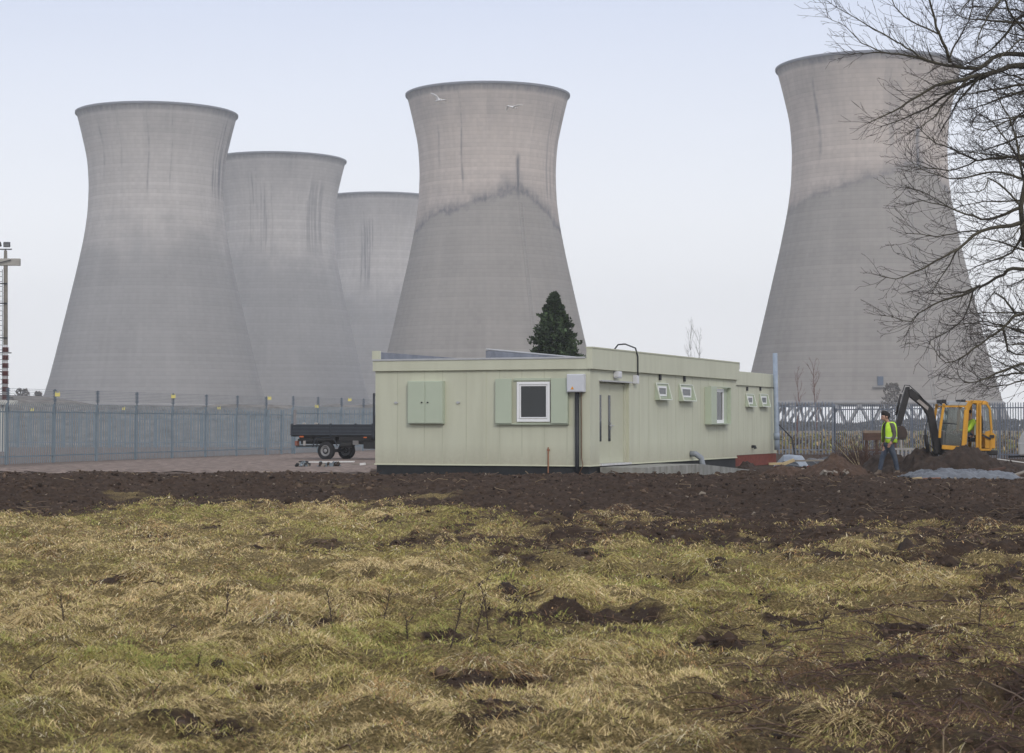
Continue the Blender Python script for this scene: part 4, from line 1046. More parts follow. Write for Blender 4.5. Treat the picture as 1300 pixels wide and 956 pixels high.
br = [([(1300, 822), (1230, 812), (1180, 800), (1120, 778), (1090, 790)], 'reddish bramble cane arching low from the right edge'),
      ([(1300, 775), (1240, 768), (1180, 762), (1120, 770), (1060, 800)], 'long bramble cane arching across the right foreground'),
      ([(1300, 768), (1250, 764), (1200, 768), (1150, 778)], 'thin bramble cane just above the long arching one'),
      ([(1300, 845), (1240, 838), (1190, 812), (1150, 800), (1100, 802)], 'pale bramble cane running down to the bottom right corner'),
      ([(1235, 868), (1200, 835), (1165, 818), (1140, 805)], 'pale tan cane curving to the bottom edge at right'),
      ([(1074, 868), (1078, 850), (1100, 845), (1122, 846)], 'hooked grey cane at the bottom edge right of centre'),
      ([(1000, 802), (1050, 803), (1100, 806), (1150, 810)], 'straight grey brown stick lying across the right foreground'),
      ([(951, 785), (990, 780), (1030, 772), (1068, 760)], 'long dark stick resting on grass above the brambles'),
      ([(1300, 800), (1270, 790), (1285, 760), (1280, 735)], 'bramble cane rising at the right edge'),
      ([(1300, 860), (1250, 850), (1200, 850), (1130, 862)], 'lowest bramble cane in the bottom right corner'),
      ([(1180, 868), (1150, 840), (1110, 830), (1060, 828), (1010, 836)], 'tangled dark cane in the bare patch at bottom right'),
      ([(110, 714), (140, 713), (165, 710), (185, 709)], 'long thin stick lying in grass at far left'),
      ([(105, 788), (125, 780), (140, 781), (158, 783)], 'curved dark stick in the left foreground grass'),
      ([(152, 845), (160, 835), (175, 833), (192, 838)], 'arched stem loop at the bottom left'),
      ([(640, 590), (632, 645), (640, 665)], None),
      ([(530, 700), (545, 695), (558, 704)], 'short bent stick on the muddy track in the middle')]
for i, (wp, lab) in enumerate(br):
    if not lab: continue
    random.seed(200+i); base = [gp(x, min(y, 880)) for x, y in wp]; m_ = len(base); y0 = sum(b.y for b in base)/m_
    # keep canes at a near constant depth, arched in the air between their ends
    ye = [base[0].y*.35+y0*.65]*m_; pts = []
    for j, (x, y) in enumerate(wp):
        yy = y0+(base[j].y-y0)*.25; p = P(x, y, yy); zg = hz(p.x, yy); p.z = max(p.z, zg+.015); pts.append(p)
    o0 = pts[0].copy(); fine = []
    for j in range(m_-1):
        for q in range(8):
            t = q/8; a0, a1, a2, a3 = pts[max(j-1, 0)], pts[j], pts[j+1], pts[min(j+2, m_-1)]
            fine.append(.5*((2*a1)+(a2-a0)*t+(2*a0-5*a1+4*a2-a3)*t*t+(-a0+3*a1-3*a2+a3)*t**3)-o0+rvec()*.006)
    fine.append(pts[-1]-o0); n = len(fine)
    mb = MB().tube(fine, [(.0075*(1-.55*k/n)) for k in range(n)], 6)
    isb = 'bramble' in lab or 'cane' in lab
    o = mb.build('bramble_cane' if isb else 'stick', m_bram if isb else m_stalk, loc=o0); tag(o, lab, 'bramble' if isb else 'stick', 'bramble canes at the right' if isb else 'fallen sticks')
# dense tangle of thin canes bottom right
t = Twigs(); random.seed(5)
for i in range(240):
    y = random.uniform(9.2, 15); x = random.uniform(.10+.05*random.random(), .31)*y; z = hz(x, y); a = random.uniform(0, 2*PI)
    p = Vector((x, y, z+.01)); d = Vector((math.cos(a), math.sin(a)*.7, random.uniform(.15, .6))).normalized(); L_ = random.uniform(.35, 1.1); n = 10; pts = [p.copy()]
    for k in range(n):
        d = (d+rvec()*.12-Vector((0, 0, .11))).normalized(); p = p+d*L_/n; p.z = max(p.z, hz(p.x, p.y)+.012); pts.append(p.copy())
    t.add(pts, [.0042*(1-.06*k) for k in range(n+1)])
o = t.mb().build('bramble_tangle', m_bram); tag(o, 'low tangle of dead brown bramble shoots covering the bottom right ground', 'brambles', kind='stuff')

# soil lumps thrown up in the grass
def lump(px, py, w, h, lab, m, name='soil_heap', grp=None, depth=None, flat=.0, seed=0, cat='soil heap', res=56, ymid=None, rough=.35):
    c = gp(px, py) if ymid is None else Vector((P(px, 538, ymid).x, ymid, hz(P(px, 538, ymid).x, ymid)))
    y = c.y; R = w/F*y/2; H = h/F*y; D = depth or R*.8
    g = np.linspace(-1, 1, res); X, Y = np.meshgrid(g, g); r = np.hypot(X, Y)*(1+.30*(fbm(np.arctan2(Y, X)*2+9, X*0, 1, 3, seed)-.5))
    pr_ = np.clip(1-r**1.7, 0, 1)**(.9 if not flat else .5)
    Z = pr_*H*(1+rough*(fbm(X*R+c.x, Y*D+c.y, .45, 4, seed+1)-.5)*2.2)+(fbm(X*R, Y*D, .13, 3, seed+2)-.5)*.17*np.clip(pr_*4, 0, 1)
    gz = hgt(X*R+c.x, Y*D+c.y)-c.z
    Z = np.where(r < 1, Z+gz, gz-.12)-.015
    v = np.stack([X*R, Y*D, Z], -1).reshape(-1, 3); idx = np.arange(res*res).reshape(res, res)
    q = np.stack([idx[:-1, :-1], idx[:-1, 1:], idx[1:, 1:], idx[1:, :-1]], -1).reshape(-1, 4)
    kill = (r >= 1.08); kq = kill.reshape(-1)[q].all(1); q = q[~kq]
    o = np_mesh(name, v, q, m, smooth=True); o.location = c; tag(o, lab, cat, grp); return o
m_soil = mat('heaped_dark_soil', (.018, .0125, .01), .95, scale=5, col2=(.058, .040, .030), bump=1, bscale=14)
m_rsoil = mat('reddish_soil', (.04, .023, .015), .95, scale=5, col2=(.10, .062, .042), bump=1, bscale=14)
G_ = 'heaps of dug soil'
for i, (px, py, w, h, lab) in enumerate(((910, 724, 28, 12, 'small dark soil lump in grass at right of centre'), (726, 662, 24, 11, 'dark earth lump with straw cap near the soil edge'), (80, 660, 26, 8, 'low dark soil lump near the left grass edge'),
        (645, 754, 34, 14, 'grassy molehill in the central foreground'), (278, 858, 28, 26, 'brown rotten stump like clod at the bottom left'), (985, 815, 34, 15, 'dark lump of soil among the brambles at lower right'),
        (1150, 700, 38, 12, 'dark mound in grass below the walking person at right'), (1285, 730, 26, 14, 'round dark clod near the right edge'), (562, 752, 20, 6, 'small dark clod in grass left of the central molehill'), (60, 560+130, 20, 7, 'low clod in straw grass at far left'))):
    lump(px, py, w, h, lab, m_soil, grp='lumps of soil in the grass', seed=300+i, cat='soil lump', res=48, rough=.9, flat=1)
lump(1058, 0, 84, 20, 'reddish brown soil heap before the grey gate', m_rsoil, grp=G_, ymid=55, seed=1, depth=1.3)
lump(1215, 0, 120, 33, 'broad dark soil heap hiding the excavator tracks', m_soil, grp=G_, ymid=54.9, seed=2, depth=.75, flat=1)
lump(1130, 0, 80, 22, 'dark soil heap between the walking person and the excavator arm', m_soil, grp=G_, ymid=58.5, seed=3, depth=1.2)
lump(1170, 0, 74, 31, 'dark soil heap under the excavator boom foot', m_soil, grp=G_, ymid=57.3, seed=7, depth=.8)
lump(1275, 0, 56, 15, 'low dark soil heap right of the excavator', m_soil, grp=G_, ymid=56.5, seed=4, depth=1.0)
lump(1000, 0, 70, 10, 'low brown rubble ridge at the foot of the concrete ramp', m_rsoil, grp=G_, ymid=56, seed=5, depth=1.2)
lump(948, 0, 30, 9, 'dark loose soil against the main cabin rear corner', m_soil, grp=G_, ymid=61, seed=6, depth=.8)

# dead brush pile left of the walking person
def brush():
    c = P(1090, 538, 66); r = thing('brush_pile', (c.x, 66, 0), 'brown leafless brush with pale stalks left of the walking person', 'shrub')
    t = Twigs(); random.seed(77)
    for i in range(130):
        a = random.uniform(0, 2*PI); p = Vector((random.gauss(0, .38), random.gauss(0, .4), 0)); d = Vector((math.cos(a)*.8, math.sin(a)*.6, random.uniform(.5, 1.5)))
        grow(t, p, d, random.uniform(.5, 1.1), .009, 2, .1, .8, .8, .005)
    t.mb().build('twigs', mat('brush_brown', (.075, .042, .03), .95, .3, 3), r)
    t2 = MB()
    for dx, h_ in ((-.35, .9), (-.2, 1.0), (-.02, 1.1), (.1, .85)): t2.tube([(-.02+dx*.1, -.4, 0), (dx-.2, -.42, h_*.6), (dx*1.7-.3, -.45, h_)], [.02, .014, .006], 5)
    t2.build('pale_stalks', mat('pale_straw_stalk', (.36, .29, .18), .8), r)
brush()
# timber rail structure behind the person
c = P(1118, 538, 68); r = thing('timber_rail', (c.x, 68, 0), 'old brown timber rail stack behind the walking person', 'timber stack')
mw = mat('old_brown_timber', (.085, .05, .038), .9, .3, 3, stretch=(1, 1, 5))
MB().box(-.62, .62, -.1, .1, 1.24, 1.32).build('top_plank', mat('pale_timber_edge', (.22, .17, .13), .85), r)
MB().box(-.6, .62, -.12, .12, .98, 1.236).build('beam', mw, r); MB().box(-.6, .62, -.05, .05, .62, .67).build('rail', mw, r)
for x in (-.5, -.15, .2, .5): MB().box(x-.04, x+.04, -.04, .04, 0, .978).build('upright', mw, r)
c = P(1145, 538, 63); r = thing('slatted_crate', (c.x, 63, hz(c.x, 63)), 'small pale slatted crate behind the walking person', 'crate')
mc = mat('weathered_crate', (.30, .29, .28), .8)
MB().box(-.36, .36, -.2, .2, .60, .66).build('top', mc, r)
for x in (-.3, -.17, -.04, .09, .22, .32): MB().box(x-.03, x+.03, -.2, -.17, 0, .598).build('slat', mc, r)
MB().box(-.05, 0, -.02, .03, .66, 1.0).build('post', mc, r)

# ------------------------------------------------------------------ plastic sheets, planks and rubble
def tarp(px0, px1, y, h, lab, m, depth=1.6, seed=0, name='plastic_sheet'):
    x0, x1 = P(px0, 538, y).x, P(px1, 538, y).x; nx, ny = 150, 60
    U, V_ = np.meshgrid(np.linspace(0, 1, nx), np.linspace(-1, 1, ny)); cx = (x0+x1)/2; X = x0+(x1-x0)*U; Y = y+V_*depth/2*(.8+.2*np.sin(U*5+seed))
    end = np.clip(np.minimum(U, 1-U)*5.5, 0, 1)**.6; prof = end*np.clip(1-np.abs(V_)**2.2, 0, 1)
    fold = 1-np.abs(fbm(X*.8+V_*.9, Y*.35+X*.3, .62, 2, seed)-.5)*2
    Z = h*prof*(.62+.5*fbm(X, Y, .9, 3, seed+2))+(fold-.75)*.26*np.clip(prof*2.5, 0, 1)
    Z = np.maximum(Z, .0)+.03+np.maximum(hgt(X, Y)-hz(cx, y), -1)
    X = X+(fbm(V_*3, U*2, 1, 2, seed+5)-.5)*.35*(1-end)
    v = np.stack([X-cx, Y-y, Z], -1).reshape(-1, 3); idx = np.arange(nx*ny).reshape(ny, nx)
    q = np.stack([idx[:-1, :-1], idx[:-1, 1:], idx[1:, 1:], idx[1:, :-1]], -1).reshape(-1, 4)
    o = np_mesh(name, v, q, m, smooth=True); o.location = (cx, y, hz(cx, y)); md = o.modifiers.new('thick', 'SOLIDIFY'); md.thickness = .008
    tag(o, lab, 'plastic sheet', 'crumpled plastic sheets'); return o
m_tarp = mat('grey_polythene', (.06, .066, .078), .5, scale=.9, col2=(.15, .165, .185), spec=.35); m_tarp2 = mat('black_polythene', (.02, .024, .03), .3, .3, 2, spec=.5)
tarp(1153, 1285, 50.5, .20, 'large crumpled grey plastic sheet in front of the excavator', m_tarp, 2.4, 1)
tarp(988, 1022, 68, .42, 'pale grey crumpled plastic beside the smaller cabin block', mat('pale_polythene', (.17, .20, .25), .35, scale=2, col2=(.33, .37, .42)), 1.6, 4)
tarp(1016, 1072, 69, .36, 'black shiny plastic sheet below the grey gate', m_tarp2, 1.5, 7)
tarp(990, 1012, 66.5, .16, 'small dark plastic sheet in front of the pale one', m_tarp2, 1.0, 9)
def plank(px0, py0, px1, py1, y, lab, m, w=.16, t_=.04, name='plank', grp='loose boards on the ground', dy=0):
    a, b_ = P(px0, py0, y), P(px1, py1, y+dy)
    for q in (a, b_): q.z = max(q.z, hz(q.x, q.y)+.05)
    c = (a+b_)/2; o = MB().bar(a-c, b_-c, t_, w).build(name, m, loc=c, bevel=.005); tag(o, lab, 'board', grp)
mp_ = mat('fresh_timber', (.42, .33, .19), .75, .15, 3); mp2 = mat('weathered_board', (.22, .195, .165), .85, .2, 3); mwh = mat('white_board', (.60, .60, .58), .5, .06)
plank(976, 589, 993, 588.5, 59, 'fresh yellow plank lying left of the timber offcut', mp_, .14, .07)
plank(992, 590, 1008, 584, 59.5, 'fresh timber offcut tilted beside the smaller cabin block', mp_, .2, .09)
plank(1008, 585, 1048, 584.5, 63, 'long grey board in front of the black plastic', mp2, .25, .05)
plank(1157, 607.5, 1170, 607, 49, 'short pale board at the left end of the large grey sheet', mp_, .12, .04)
plank(1172, 608, 1194, 607.5, 49.2, 'thin reddish board under the large grey sheet edge', mat('red_board', (.22, .11, .07), .8), .1, .03)
plank(1263, 582.5, 1296, 587, 64, 'flat white sheet board behind the low heap at right', mwh, .9, .03)
plank(1284, 604, 1306, 597, 53, 'pale board tilted at the right edge', mp2, .3, .04)
plank(1278, 607, 1306, 608, 50.5, 'weathered board lying at the right edge beside the grey sheet', mp2, .35, .05)
plank(1255, 597, 1276, 594, 52.5, 'brown plank on soil behind the grey sheet', mw, .12, .06)
plank(390, 588.5, 450, 586, 76.5, 'long white board on the track in front of the truck', mwh, .22, .05)
plank(446, 589, 476, 590, 73, 'thin pale lath on the track beside the cabin', mp2, .08, .04)
plank(457, 589.5, 464, 588.8, 72, 'small white plastic scrap on the track beside the cabin', mwh, .2, .08)
plank(1110, 590, 1150, 588, 60, 'reddish plank behind the walking person legs', MATS['red_board'], .14, .06)
def rubble(px0, px1, y, n, lab, cols, smax=.13, seed=0):
    random.seed(seed); x0, x1 = P(px0, 538, y).x, P(px1, 538, y).x; cx = (x0+x1)/2; r = thing('rubble_pile', (cx, y, hz(cx, y)), lab, 'rubble', 'small rubble piles')
    import bmesh
    for ci, m in enumerate(cols):
        mb = MB()
        for i in range(n):
            s_ = random.uniform(.03, smax); x = random.uniform(x0, x1)-cx; yy = random.gauss(0, .3)
            R_ = Euler((random.random()*3, random.random()*3, random.random()*3)).to_matrix()
            mb.quadbox((x, yy, s_*.4+random.uniform(0, .1)), (s_*1.5, s_, s_*.7), R_)
        o = mb.build('chunks', m, r); o['kind'] = 'stuff'
mbl = mat('blue_grey_rubble', (.14, .17, .19), .8, .3, 6)
rubble(376, 391, 70, 14, 'blue grey rubble pile on the track left end', [mbl, mp2, m_dkpl], .14, 1)
rubble(403, 430, 70, 16, 'scattered grey and white rubble between the blue pile and the cabin', [mbl, mp2, m_soil], .12, 2)
rubble(980, 1040, 60.5, 22, 'mixed brick and stone rubble near the timber offcuts', [mp2, MATS['red_brick'], m_soil], .12, 3)
rubble(1040, 1075, 52.5, 14, 'pale stony debris at the foot of the reddish soil heap', [mp2, m_rsoil], .12, 4)

# ------------------------------------------------------------------ tipper truck
def truck():
    a = math.radians(-27); Y0 = 84
    wpos = P(412.4, 584, Y0); r = thing('tipper_truck', (wpos.x, Y0, 0), 'dark dropside tipper truck parked by the blue fence, its front hidden behind the cabin', 'truck', rz=a)
    # local: +x forward, origin at near rear wheel contact; y=0 near wheel face, +y far side
    mk = mat('truck_body_dark', (.025, .03, .038), .45, .25, 2); mch = mat('truck_chassis', (.02, .02, .02), .7, .3); mty = mat('tyre_rubber', (.018, .018, .019), .85, .2)
    mrim = mat('wheel_rim_grey', (.25, .25, .25), .5); mo = mat('orange_reflector', (.5, .12, .03), .4); mlt = mat('truck_light_metal', (.36, .34, .32), .6)
    L0, L1 = -1.62, 2.46                     # load bed along x
    y0, y1 = -.12, 1.95
    for yy in (y0, y1-.05):
        sd_ = MB().box(L0, L1, yy, yy+.05, 1.06, 1.52); sg = -1 if yy == y0 else 1
        o = sd_.build('drop_side', mk, r)
        rb = MB()
        for z in (1.08, 1.22, 1.36, 1.49): rb.box(L0, L1, yy-.02 if sg < 0 else yy+.051, yy-.001 if sg < 0 else yy+.07, z, z+.035)
        rb.build('side_ribs', mat('truck_rib', (.05, .058, .07), .4), o)
        for x in (L0+.03, .35, L1-.03): MB().box(x-.03, x+.03, yy-.03, yy+.08, 1.0, 1.56).build('side_post', mk, o)
    MB().box(L0-.05, L0-.001, y0, y1, 1.06, 1.52).build('tailgate', mk, r)
    MB().box(L0+.12, L0+.22, y0-.03, y0+.03, 1.50, 2.16).build('rear_pillar', mat('worn_pillar', (.22, .21, .21), .7), r)
    MB().box(L0, L1, y0+.05, y1-.05, 1.0, 1.06).build('bed_floor', mch, r)
    MB().box(L1, L1+.06, y0-.03, y0+.05, .95, 2.83).box(L1, L1+.06, y1-.05, y1+.03, .95, 2.83).box(L1, L1+.06, y0+.051, y1-.051, 2.70, 2.83).build('headboard_frame', mk, r)
    MB().box(L1+.01, L1+.04, y0+.06, y1-.06, 1.06, 1.9).build('headboard', mk, r)
    for x in (-.95, -.35): MB().box(x-.06, x+.06, y0-.06, y0+.02, 1.53, 1.6).build('latch', mlt, r)
    for yy in (.45, 1.2): MB().box(-1.5, 5.2, yy, yy+.09, .68, .86).build('chassis_rail', mch, r)
    MB().box(-1.35, 2.2, .3, 1.5, .86, .998).build('subframe', mch, r); MB().box(.66, 2.4, .02, 1.8, .70, .855).box(.75, 2.35, -.06, .015, .84, .998).build('underbody_locker', mch, r)
    MB().tube([(0, .2, .40), (0, 1.62, .40)], .07, 8).build('rear_axle', mch, r)
    def wheel(x, y, nm='wheel'):
        w = MB().lathe([(.24, -.1), (.34, -.125), (.385, -.09), (.40, 0), (.385, .09), (.34, .125), (.24, .1)], 32, axis='y', cap=False).build(nm, mty, r, True, loc=(x, y, .40))
        MB().lathe([(.245, .02), (.24, -.09), (.21, -.105), (.20, -.06), (.09, -.04), (.08, -.10), (.02, -.11)], 28, axis='y').build('rim', mrim, w, True)
        MB().lathe([(.135, -.075), (.13, -.085), (.06, -.085)], 20, axis='y').build('hub', mch, w, True)
        return w
    wheel(0, .12); wheel(0, 1.75); wheel(3.75, .12); wheel(3.75, 1.75)
    MB().tube([(-.62, .0, .55), (-.5, .0, .86), (-.42, .0, .96), (.38, .0, .96), (.48, .0, .86), (.62, .0, .6)], .03, 6).tube([(-.62, .28, .55), (-.5, .28, .86), (-.42, .28, .96), (.38, .28, .96), (.48, .28, .86), (.62, .28, .6)], .03, 6).build('mudguard', mk, r)
    MB().box(-.52, .52, .0, .34, .84, .998).box(-1.3, -.62, .0, .06, .80, .998).build('wheel_arch', mch, r)
    MB().box(-1.45, -1.3, -.05, 1.85, .56, .62).box(-1.44, -1.40, .1, .16, .62, .9).build('rear_bar', mch, r)
    MB().box(-1.48, -1.38, -.07, .12, .62, .82).build('tail_light', mat('tail_light_red', (.25, .10, .07), .3), r)
    MB().box(-1.05, -.95, -.08, -.02, .62, .82).build('bracket', mlt, r)
    MB().box(-1.2, -1.0, -.125, -.121, .97, 1.03).build('reflector', mo, r); MB().box(2.0, 2.15, -.125, -.121, .95, 1.0).build('reflector', mo, r)
    MB().box(1.45, 1.72, -.10, -.062, .66, .84).build('battery_box', mat('dull_alloy', (.16, .155, .15), .6), r)
    MB().tube([(.8, .1, .66), (1.35, .1, .66)], .14, 12).build('air_tank', mch, r); MB().box(1.9, 2.7, .0, .4, .5, .85).build('fuel_tank', mch, r, bevel=.04)
    cab = MB().prism([(2.6, .75), (4.9, .7), (4.95, 1.5), (4.45, 2.35), (2.6, 2.4)], .0, 1.9).build('cab', mat('truck_cab_white', (.5, .5, .5), .35), r, bevel=.05)
    MB().prism([(3.2, 1.5), (4.5, 1.5), (4.2, 2.2), (3.2, 2.2)], -.012, 1.912).build('side_window', m_gl, cab)
    MB().bar((4.965, .95, 1.56), (4.50, .95, 2.3), .03, 1.6).build('windscreen', m_gl, cab)
    for yy in (.2, 1.7): MB().box(4.93, 4.99, yy-.14, yy+.14, .9, 1.08).build('headlight', mwh, cab)
truck()

# ------------------------------------------------------------------ skin figures
def skin(name, chains, m, parent, sub=2, root0=None, cols=None):
    """chains: list of lists of (x,y,z,r); points shared by equal coordinates"""
    verts = []; rad = []; edges = []; ix = {}
    for ch in chains:
        prev = None
        for p in ch:
            key = tuple(round(c, 4) for c in p[:3])
            if key not in ix: ix[key] = len(verts); verts.append(p[:3]); rad.append(p[3])
            if prev is not None and prev != ix[key]: edges.append((prev, ix[key]))
            prev = ix[key]
    me = bpy.data.meshes.new(name); me.from_pydata(verts, edges, []); o = bpy.data.objects.new(name, me); COL.objects.link(o)
    md = o.modifiers.new('s', 'SKIN'); md.use_smooth_shade = True
    sv = me.skin_vertices[0].data
    for i, r in enumerate(rad):
        rr = r if hasattr(r, '__len__') else (r, r); sv[i].radius = rr; sv[i].use_root = (i == 0)
    s2 = o.modifiers.new('d', 'SUBSURF'); s2.levels = sub; s2.render_levels = sub
    dg = bpy.context.evaluated_depsgraph_get(); dg.update()
    nm = bpy.data.meshes.new_from_object(o.evaluated_get(dg)); o.modifiers.clear(); o.data = nm; nm.name = name
    nm.materials.clear(); nm.materials.append(m)
    for p in nm.polygons: p.use_smooth = True
    if parent: o.parent = parent
    return o
m_skin = mat('skin', (.42, .25, .18), .55, .06); m_hair = mat('dark_hair', (.018, .014, .012), .8, .3, 20)
m_hv = mat('hi_vis_yellow', (.46, .72, .05), .6, .14, 7); m_shirt = mat('dark_check_shirt', (.05, .05, .045), .85, scale=9, col2=(.13, .115, .10))
m_jean = mat('blue_jeans', (.022, .036, .065), .85, scale=5, col2=(.085, .10, .125)); m_boot = mat('muddy_boot', (.13, .10, .075), .9, .3, 6)
def hand(cx, cy, cz, dx, dy, dz, sgn=1):
    """five short finger chains curling from a wrist point, direction d"""
    d = Vector((dx, dy, dz)).normalized(); w = Vector((0, 1, 0)); side = d.cross(w).normalized(); o = Vector((cx, cy, cz)); ch = []
    palm = o+d*.07
    for i, (off, l_) in enumerate(((-.030, .068), (-.010, .080), (.010, .074), (.030, .058))):
        b = palm+side*off; k1 = b+d*l_*.5+w*.006*sgn; k2 = b+d*l_*.88+w*.022*sgn
        ch.append([(*o, .026), (*palm, .03), (*b, .0105), (*k1, .009), (*k2, .0075)])
    th = o+d*.03
    ch.append([(*o, .026), (*(th+side*-.035), .012), (*(th+side*-.055+d*.03), .010), (*(th+side*-.058+d*.055), .008)])
    return ch
def head(o, fwd, r):
    """face features as part of the skull chain; fwd = facing direction"""
    pass
def person_walk():
    y = 55.0; c = P(1127.5, 538, y); z = P(1127.5, 603.8, y).z
    r = thing('person', (c.x, y, z), 'person walking left in open hi-vis vest, dark checked shirt and muddy blue jeans, looking down', 'person', rz=math.radians(18))
    # local: facing -x ; camera side is -y
    hip = (.02, 0, .93); ch = []
    nk = (-.00, 0, 1.46); hd = (-.115, 0, 1.615)
    body = [[(.02, 0, .95, (.15, .12)), (.025, 0, 1.10, (.14, .11)), (.03, 0, 1.28, (.16, .115)), (.02, 0, 1.41, (.13, .09)), (-.02, 0, 1.49, .058), (-.06, 0, 1.545, .06), (-.095, 0, 1.60, .088), (-.10, 0, 1.68, .098), (-.095, 0, 1.73, .07)]]
    body += [[(-.095, 0, 1.60, .088), (-.165, 0, 1.585, .055), (-.185, 0, 1.555, .035)]]       # jaw and chin
    sh = {}
    for s, el, wr in ((-1, (.06, -.27, 1.13), (-.06, -.24, .90)), (1, (.10, .26, 1.14), (.0, .25, .90))):
        body += [[(.02, 0, 1.41, (.13, .09)), (.02, s*.13, 1.42, .075), (.03, s*.20, 1.38, .062), (*el, .043), (*wr, .028)]]
        d = Vector(wr)-Vector(el); body += hand(*wr, *d, sgn=1)
    # legs: near leg forward, far leg back
    legs = []
    for s, kn, an, toe in ((-1, (.14, -.11, .50), (.22, -.12, .10), (.08, -.13, .05)), (1, (-.13, .11, .52), (-.21, .12, .10), (-.37, .13, .05))):
        L_ = [(.02, 0, .95, (.15, .12)), (.02, s*.09, .88, .095), (*kn, .062), (*an, .042)]; legs.append((L_, an, toe)); body += [L_, [(*an, .042), (an[0], an[1], .045, .04), (*toe, .035)]]
    b = skin('body', body, m_skin, r)
    # facial features
    f = Vector((-1, 0, -.18)).normalized(); fo = Vector((-.105, 0, 1.64))
    fm = MB().tube([fo+f*.085+Vector((0, 0, .01)), fo+f*.118+Vector((0, 0, -.02)), fo+f*.09+Vector((0, 0, -.032))], [.01, .014, .010], 6)
    fm.build('nose', m_skin, r, True)
    for s in (-1, 1):
        MB().lathe([(.002, -.01), (.010, -.006), (.012, 0), (.010, .006), (.002, .01)], 8, c=fo+f*.09+Vector((0, s*.034, .012)), axis='x').build('eye', m_dark, r, True)
        MB().lathe([(.004, -.012), (.026, -.01), (.03, 0), (.02, .01)], 10, c=fo+Vector((.01, s*.096, -.01)), axis='y').build('ear', m_skin, r, True)
    MB().bar(fo+f*.098+Vector((0, -.022, -.052)), fo+f*.098+Vector((0, .022, -.052)), .008, .01).build('mouth', mat('lips', (.25, .10, .08), .5), r)
    skin('hair', [[(-.04, 0, 1.58, .07), (-.05, 0, 1.66, .112), (-.085, 0, 1.715, .122), (-.15, 0, 1.735, .10), (-.20, 0, 1.70, .06)], [(-.05, 0, 1.66, .105), (.0, 0, 1.62, .06), (.01, 0, 1.57, .04)]], m_hair, r)
    tor = [(.02, 0, .90, (.165, .13)), (.025, 0, 1.10, (.155, .125)), (.03, 0, 1.28, (.175, .13)), (.02, 0, 1.42, (.145, .105)), (-.01, 0, 1.475, .075)]
    ch = [tor]
    for s, el, wr in ((-1, (.06, -.27, 1.13), (-.045, -.243, .93)), (1, (.10, .26, 1.14), (.01, .252, .93))):
        ch += [[(.02, 0, 1.42, (.145, .105)), (.02, s*.13, 1.43, .088), (.03, s*.20, 1.38, .076), (*el, .058), (*wr, .042)]]
    skin('shirt', ch, m_shirt, r)
    # open vest: back shell with shoulder straps and two front panels, thick cloth
    V = MB(); seg = 26; a0, a1 = math.radians(28), math.radians(332)     # angle 0 = front (-x)
    lv = [(.92, .205, .225), (1.05, .195, .215), (1.2, .20, .215), (1.32, .195, .21), (1.42, .17, .195), (1.485, .11, .15)]
    b0_ = len(V.v)
    for (z_, rx, ry) in lv:
        for k in range(seg+1):
            a = a0+(a1-a0)*k/seg; V.v.append((.035-math.cos(a)*rx, -math.sin(a)*ry, z_+.012*math.sin(a*5)))
    for i in range(len(lv)-1):
        for k in range(seg):
            a = math.degrees(a0+(a1-a0)*(k+.5)/seg)
            if 1 < i < 4 and (70 < a < 104 or 256 < a < 290): continue       # arm holes
            V.f.append((b0_+i*(seg+1)+k, b0_+i*(seg+1)+k+1, b0_+(i+1)*(seg+1)+k+1, b0_+(i+1)*(seg+1)+k))
    v = V.build('hi_vis_vest', m_hv, r, True); md = v.modifiers.new('t', 'SOLIDIFY'); md.thickness = .012; md.offset = 1
    B = MB(); ring = lambda z_, rx, ry, h: None
    for k in range(seg):
        for (z_, rx, ry) in ((1.03, .2125, .232),):
            aa, ab = a0+(a1-a0)*k/seg, a0+(a1-a0)*(k+1)/seg; bi = len(B.v)
            for a, zz in ((aa, z_), (ab, z_), (ab, z_+.05), (aa, z_+.05)): B.v.append((.035-math.cos(a)*rx, -math.sin(a)*ry, zz+.012*math.sin(a*5)))
            B.f.append((bi, bi+1, bi+2, bi+3))
    o = B.build('reflective_band', mat('reflective_silver', (.45, .5, .42), .35), v, True)
    md = o.modifiers.new('t', 'SOLIDIFY'); md.thickness = .004
    ch = [[(.02, 0, .97, (.155, .135)), (.02, 0, .88, (.15, .13))]]
    for L_, an, toe in legs:
        s = 1 if an[1] > 0 else -1
        kn = L_[2]; ch += [[(.02, 0, .88, (.15, .13)), (.02, s*.095, .80, .105), (kn[0], kn[1], kn[2], .078), ((kn[0]+an[0])/2, (kn[1]+an[1])/2, (kn[2]+an[2])/2, .068), (an[0], an[1], an[2]+.03, .066)]]
    skin('jeans', ch, m_jean, r)
    for L_, an, toe in legs:
        skin('boot', [[(an[0], an[1], an[2]+.09, .056), (an[0], an[1], .07, .055), (an[0]+.03, an[1], .045, .045)], [(an[0], an[1], .07, .055), ((an[0]+toe[0])/2, an[1], .055, .048), (toe[0]-.01, toe[1], .042, .036)]], m_boot, r)
person_walk()

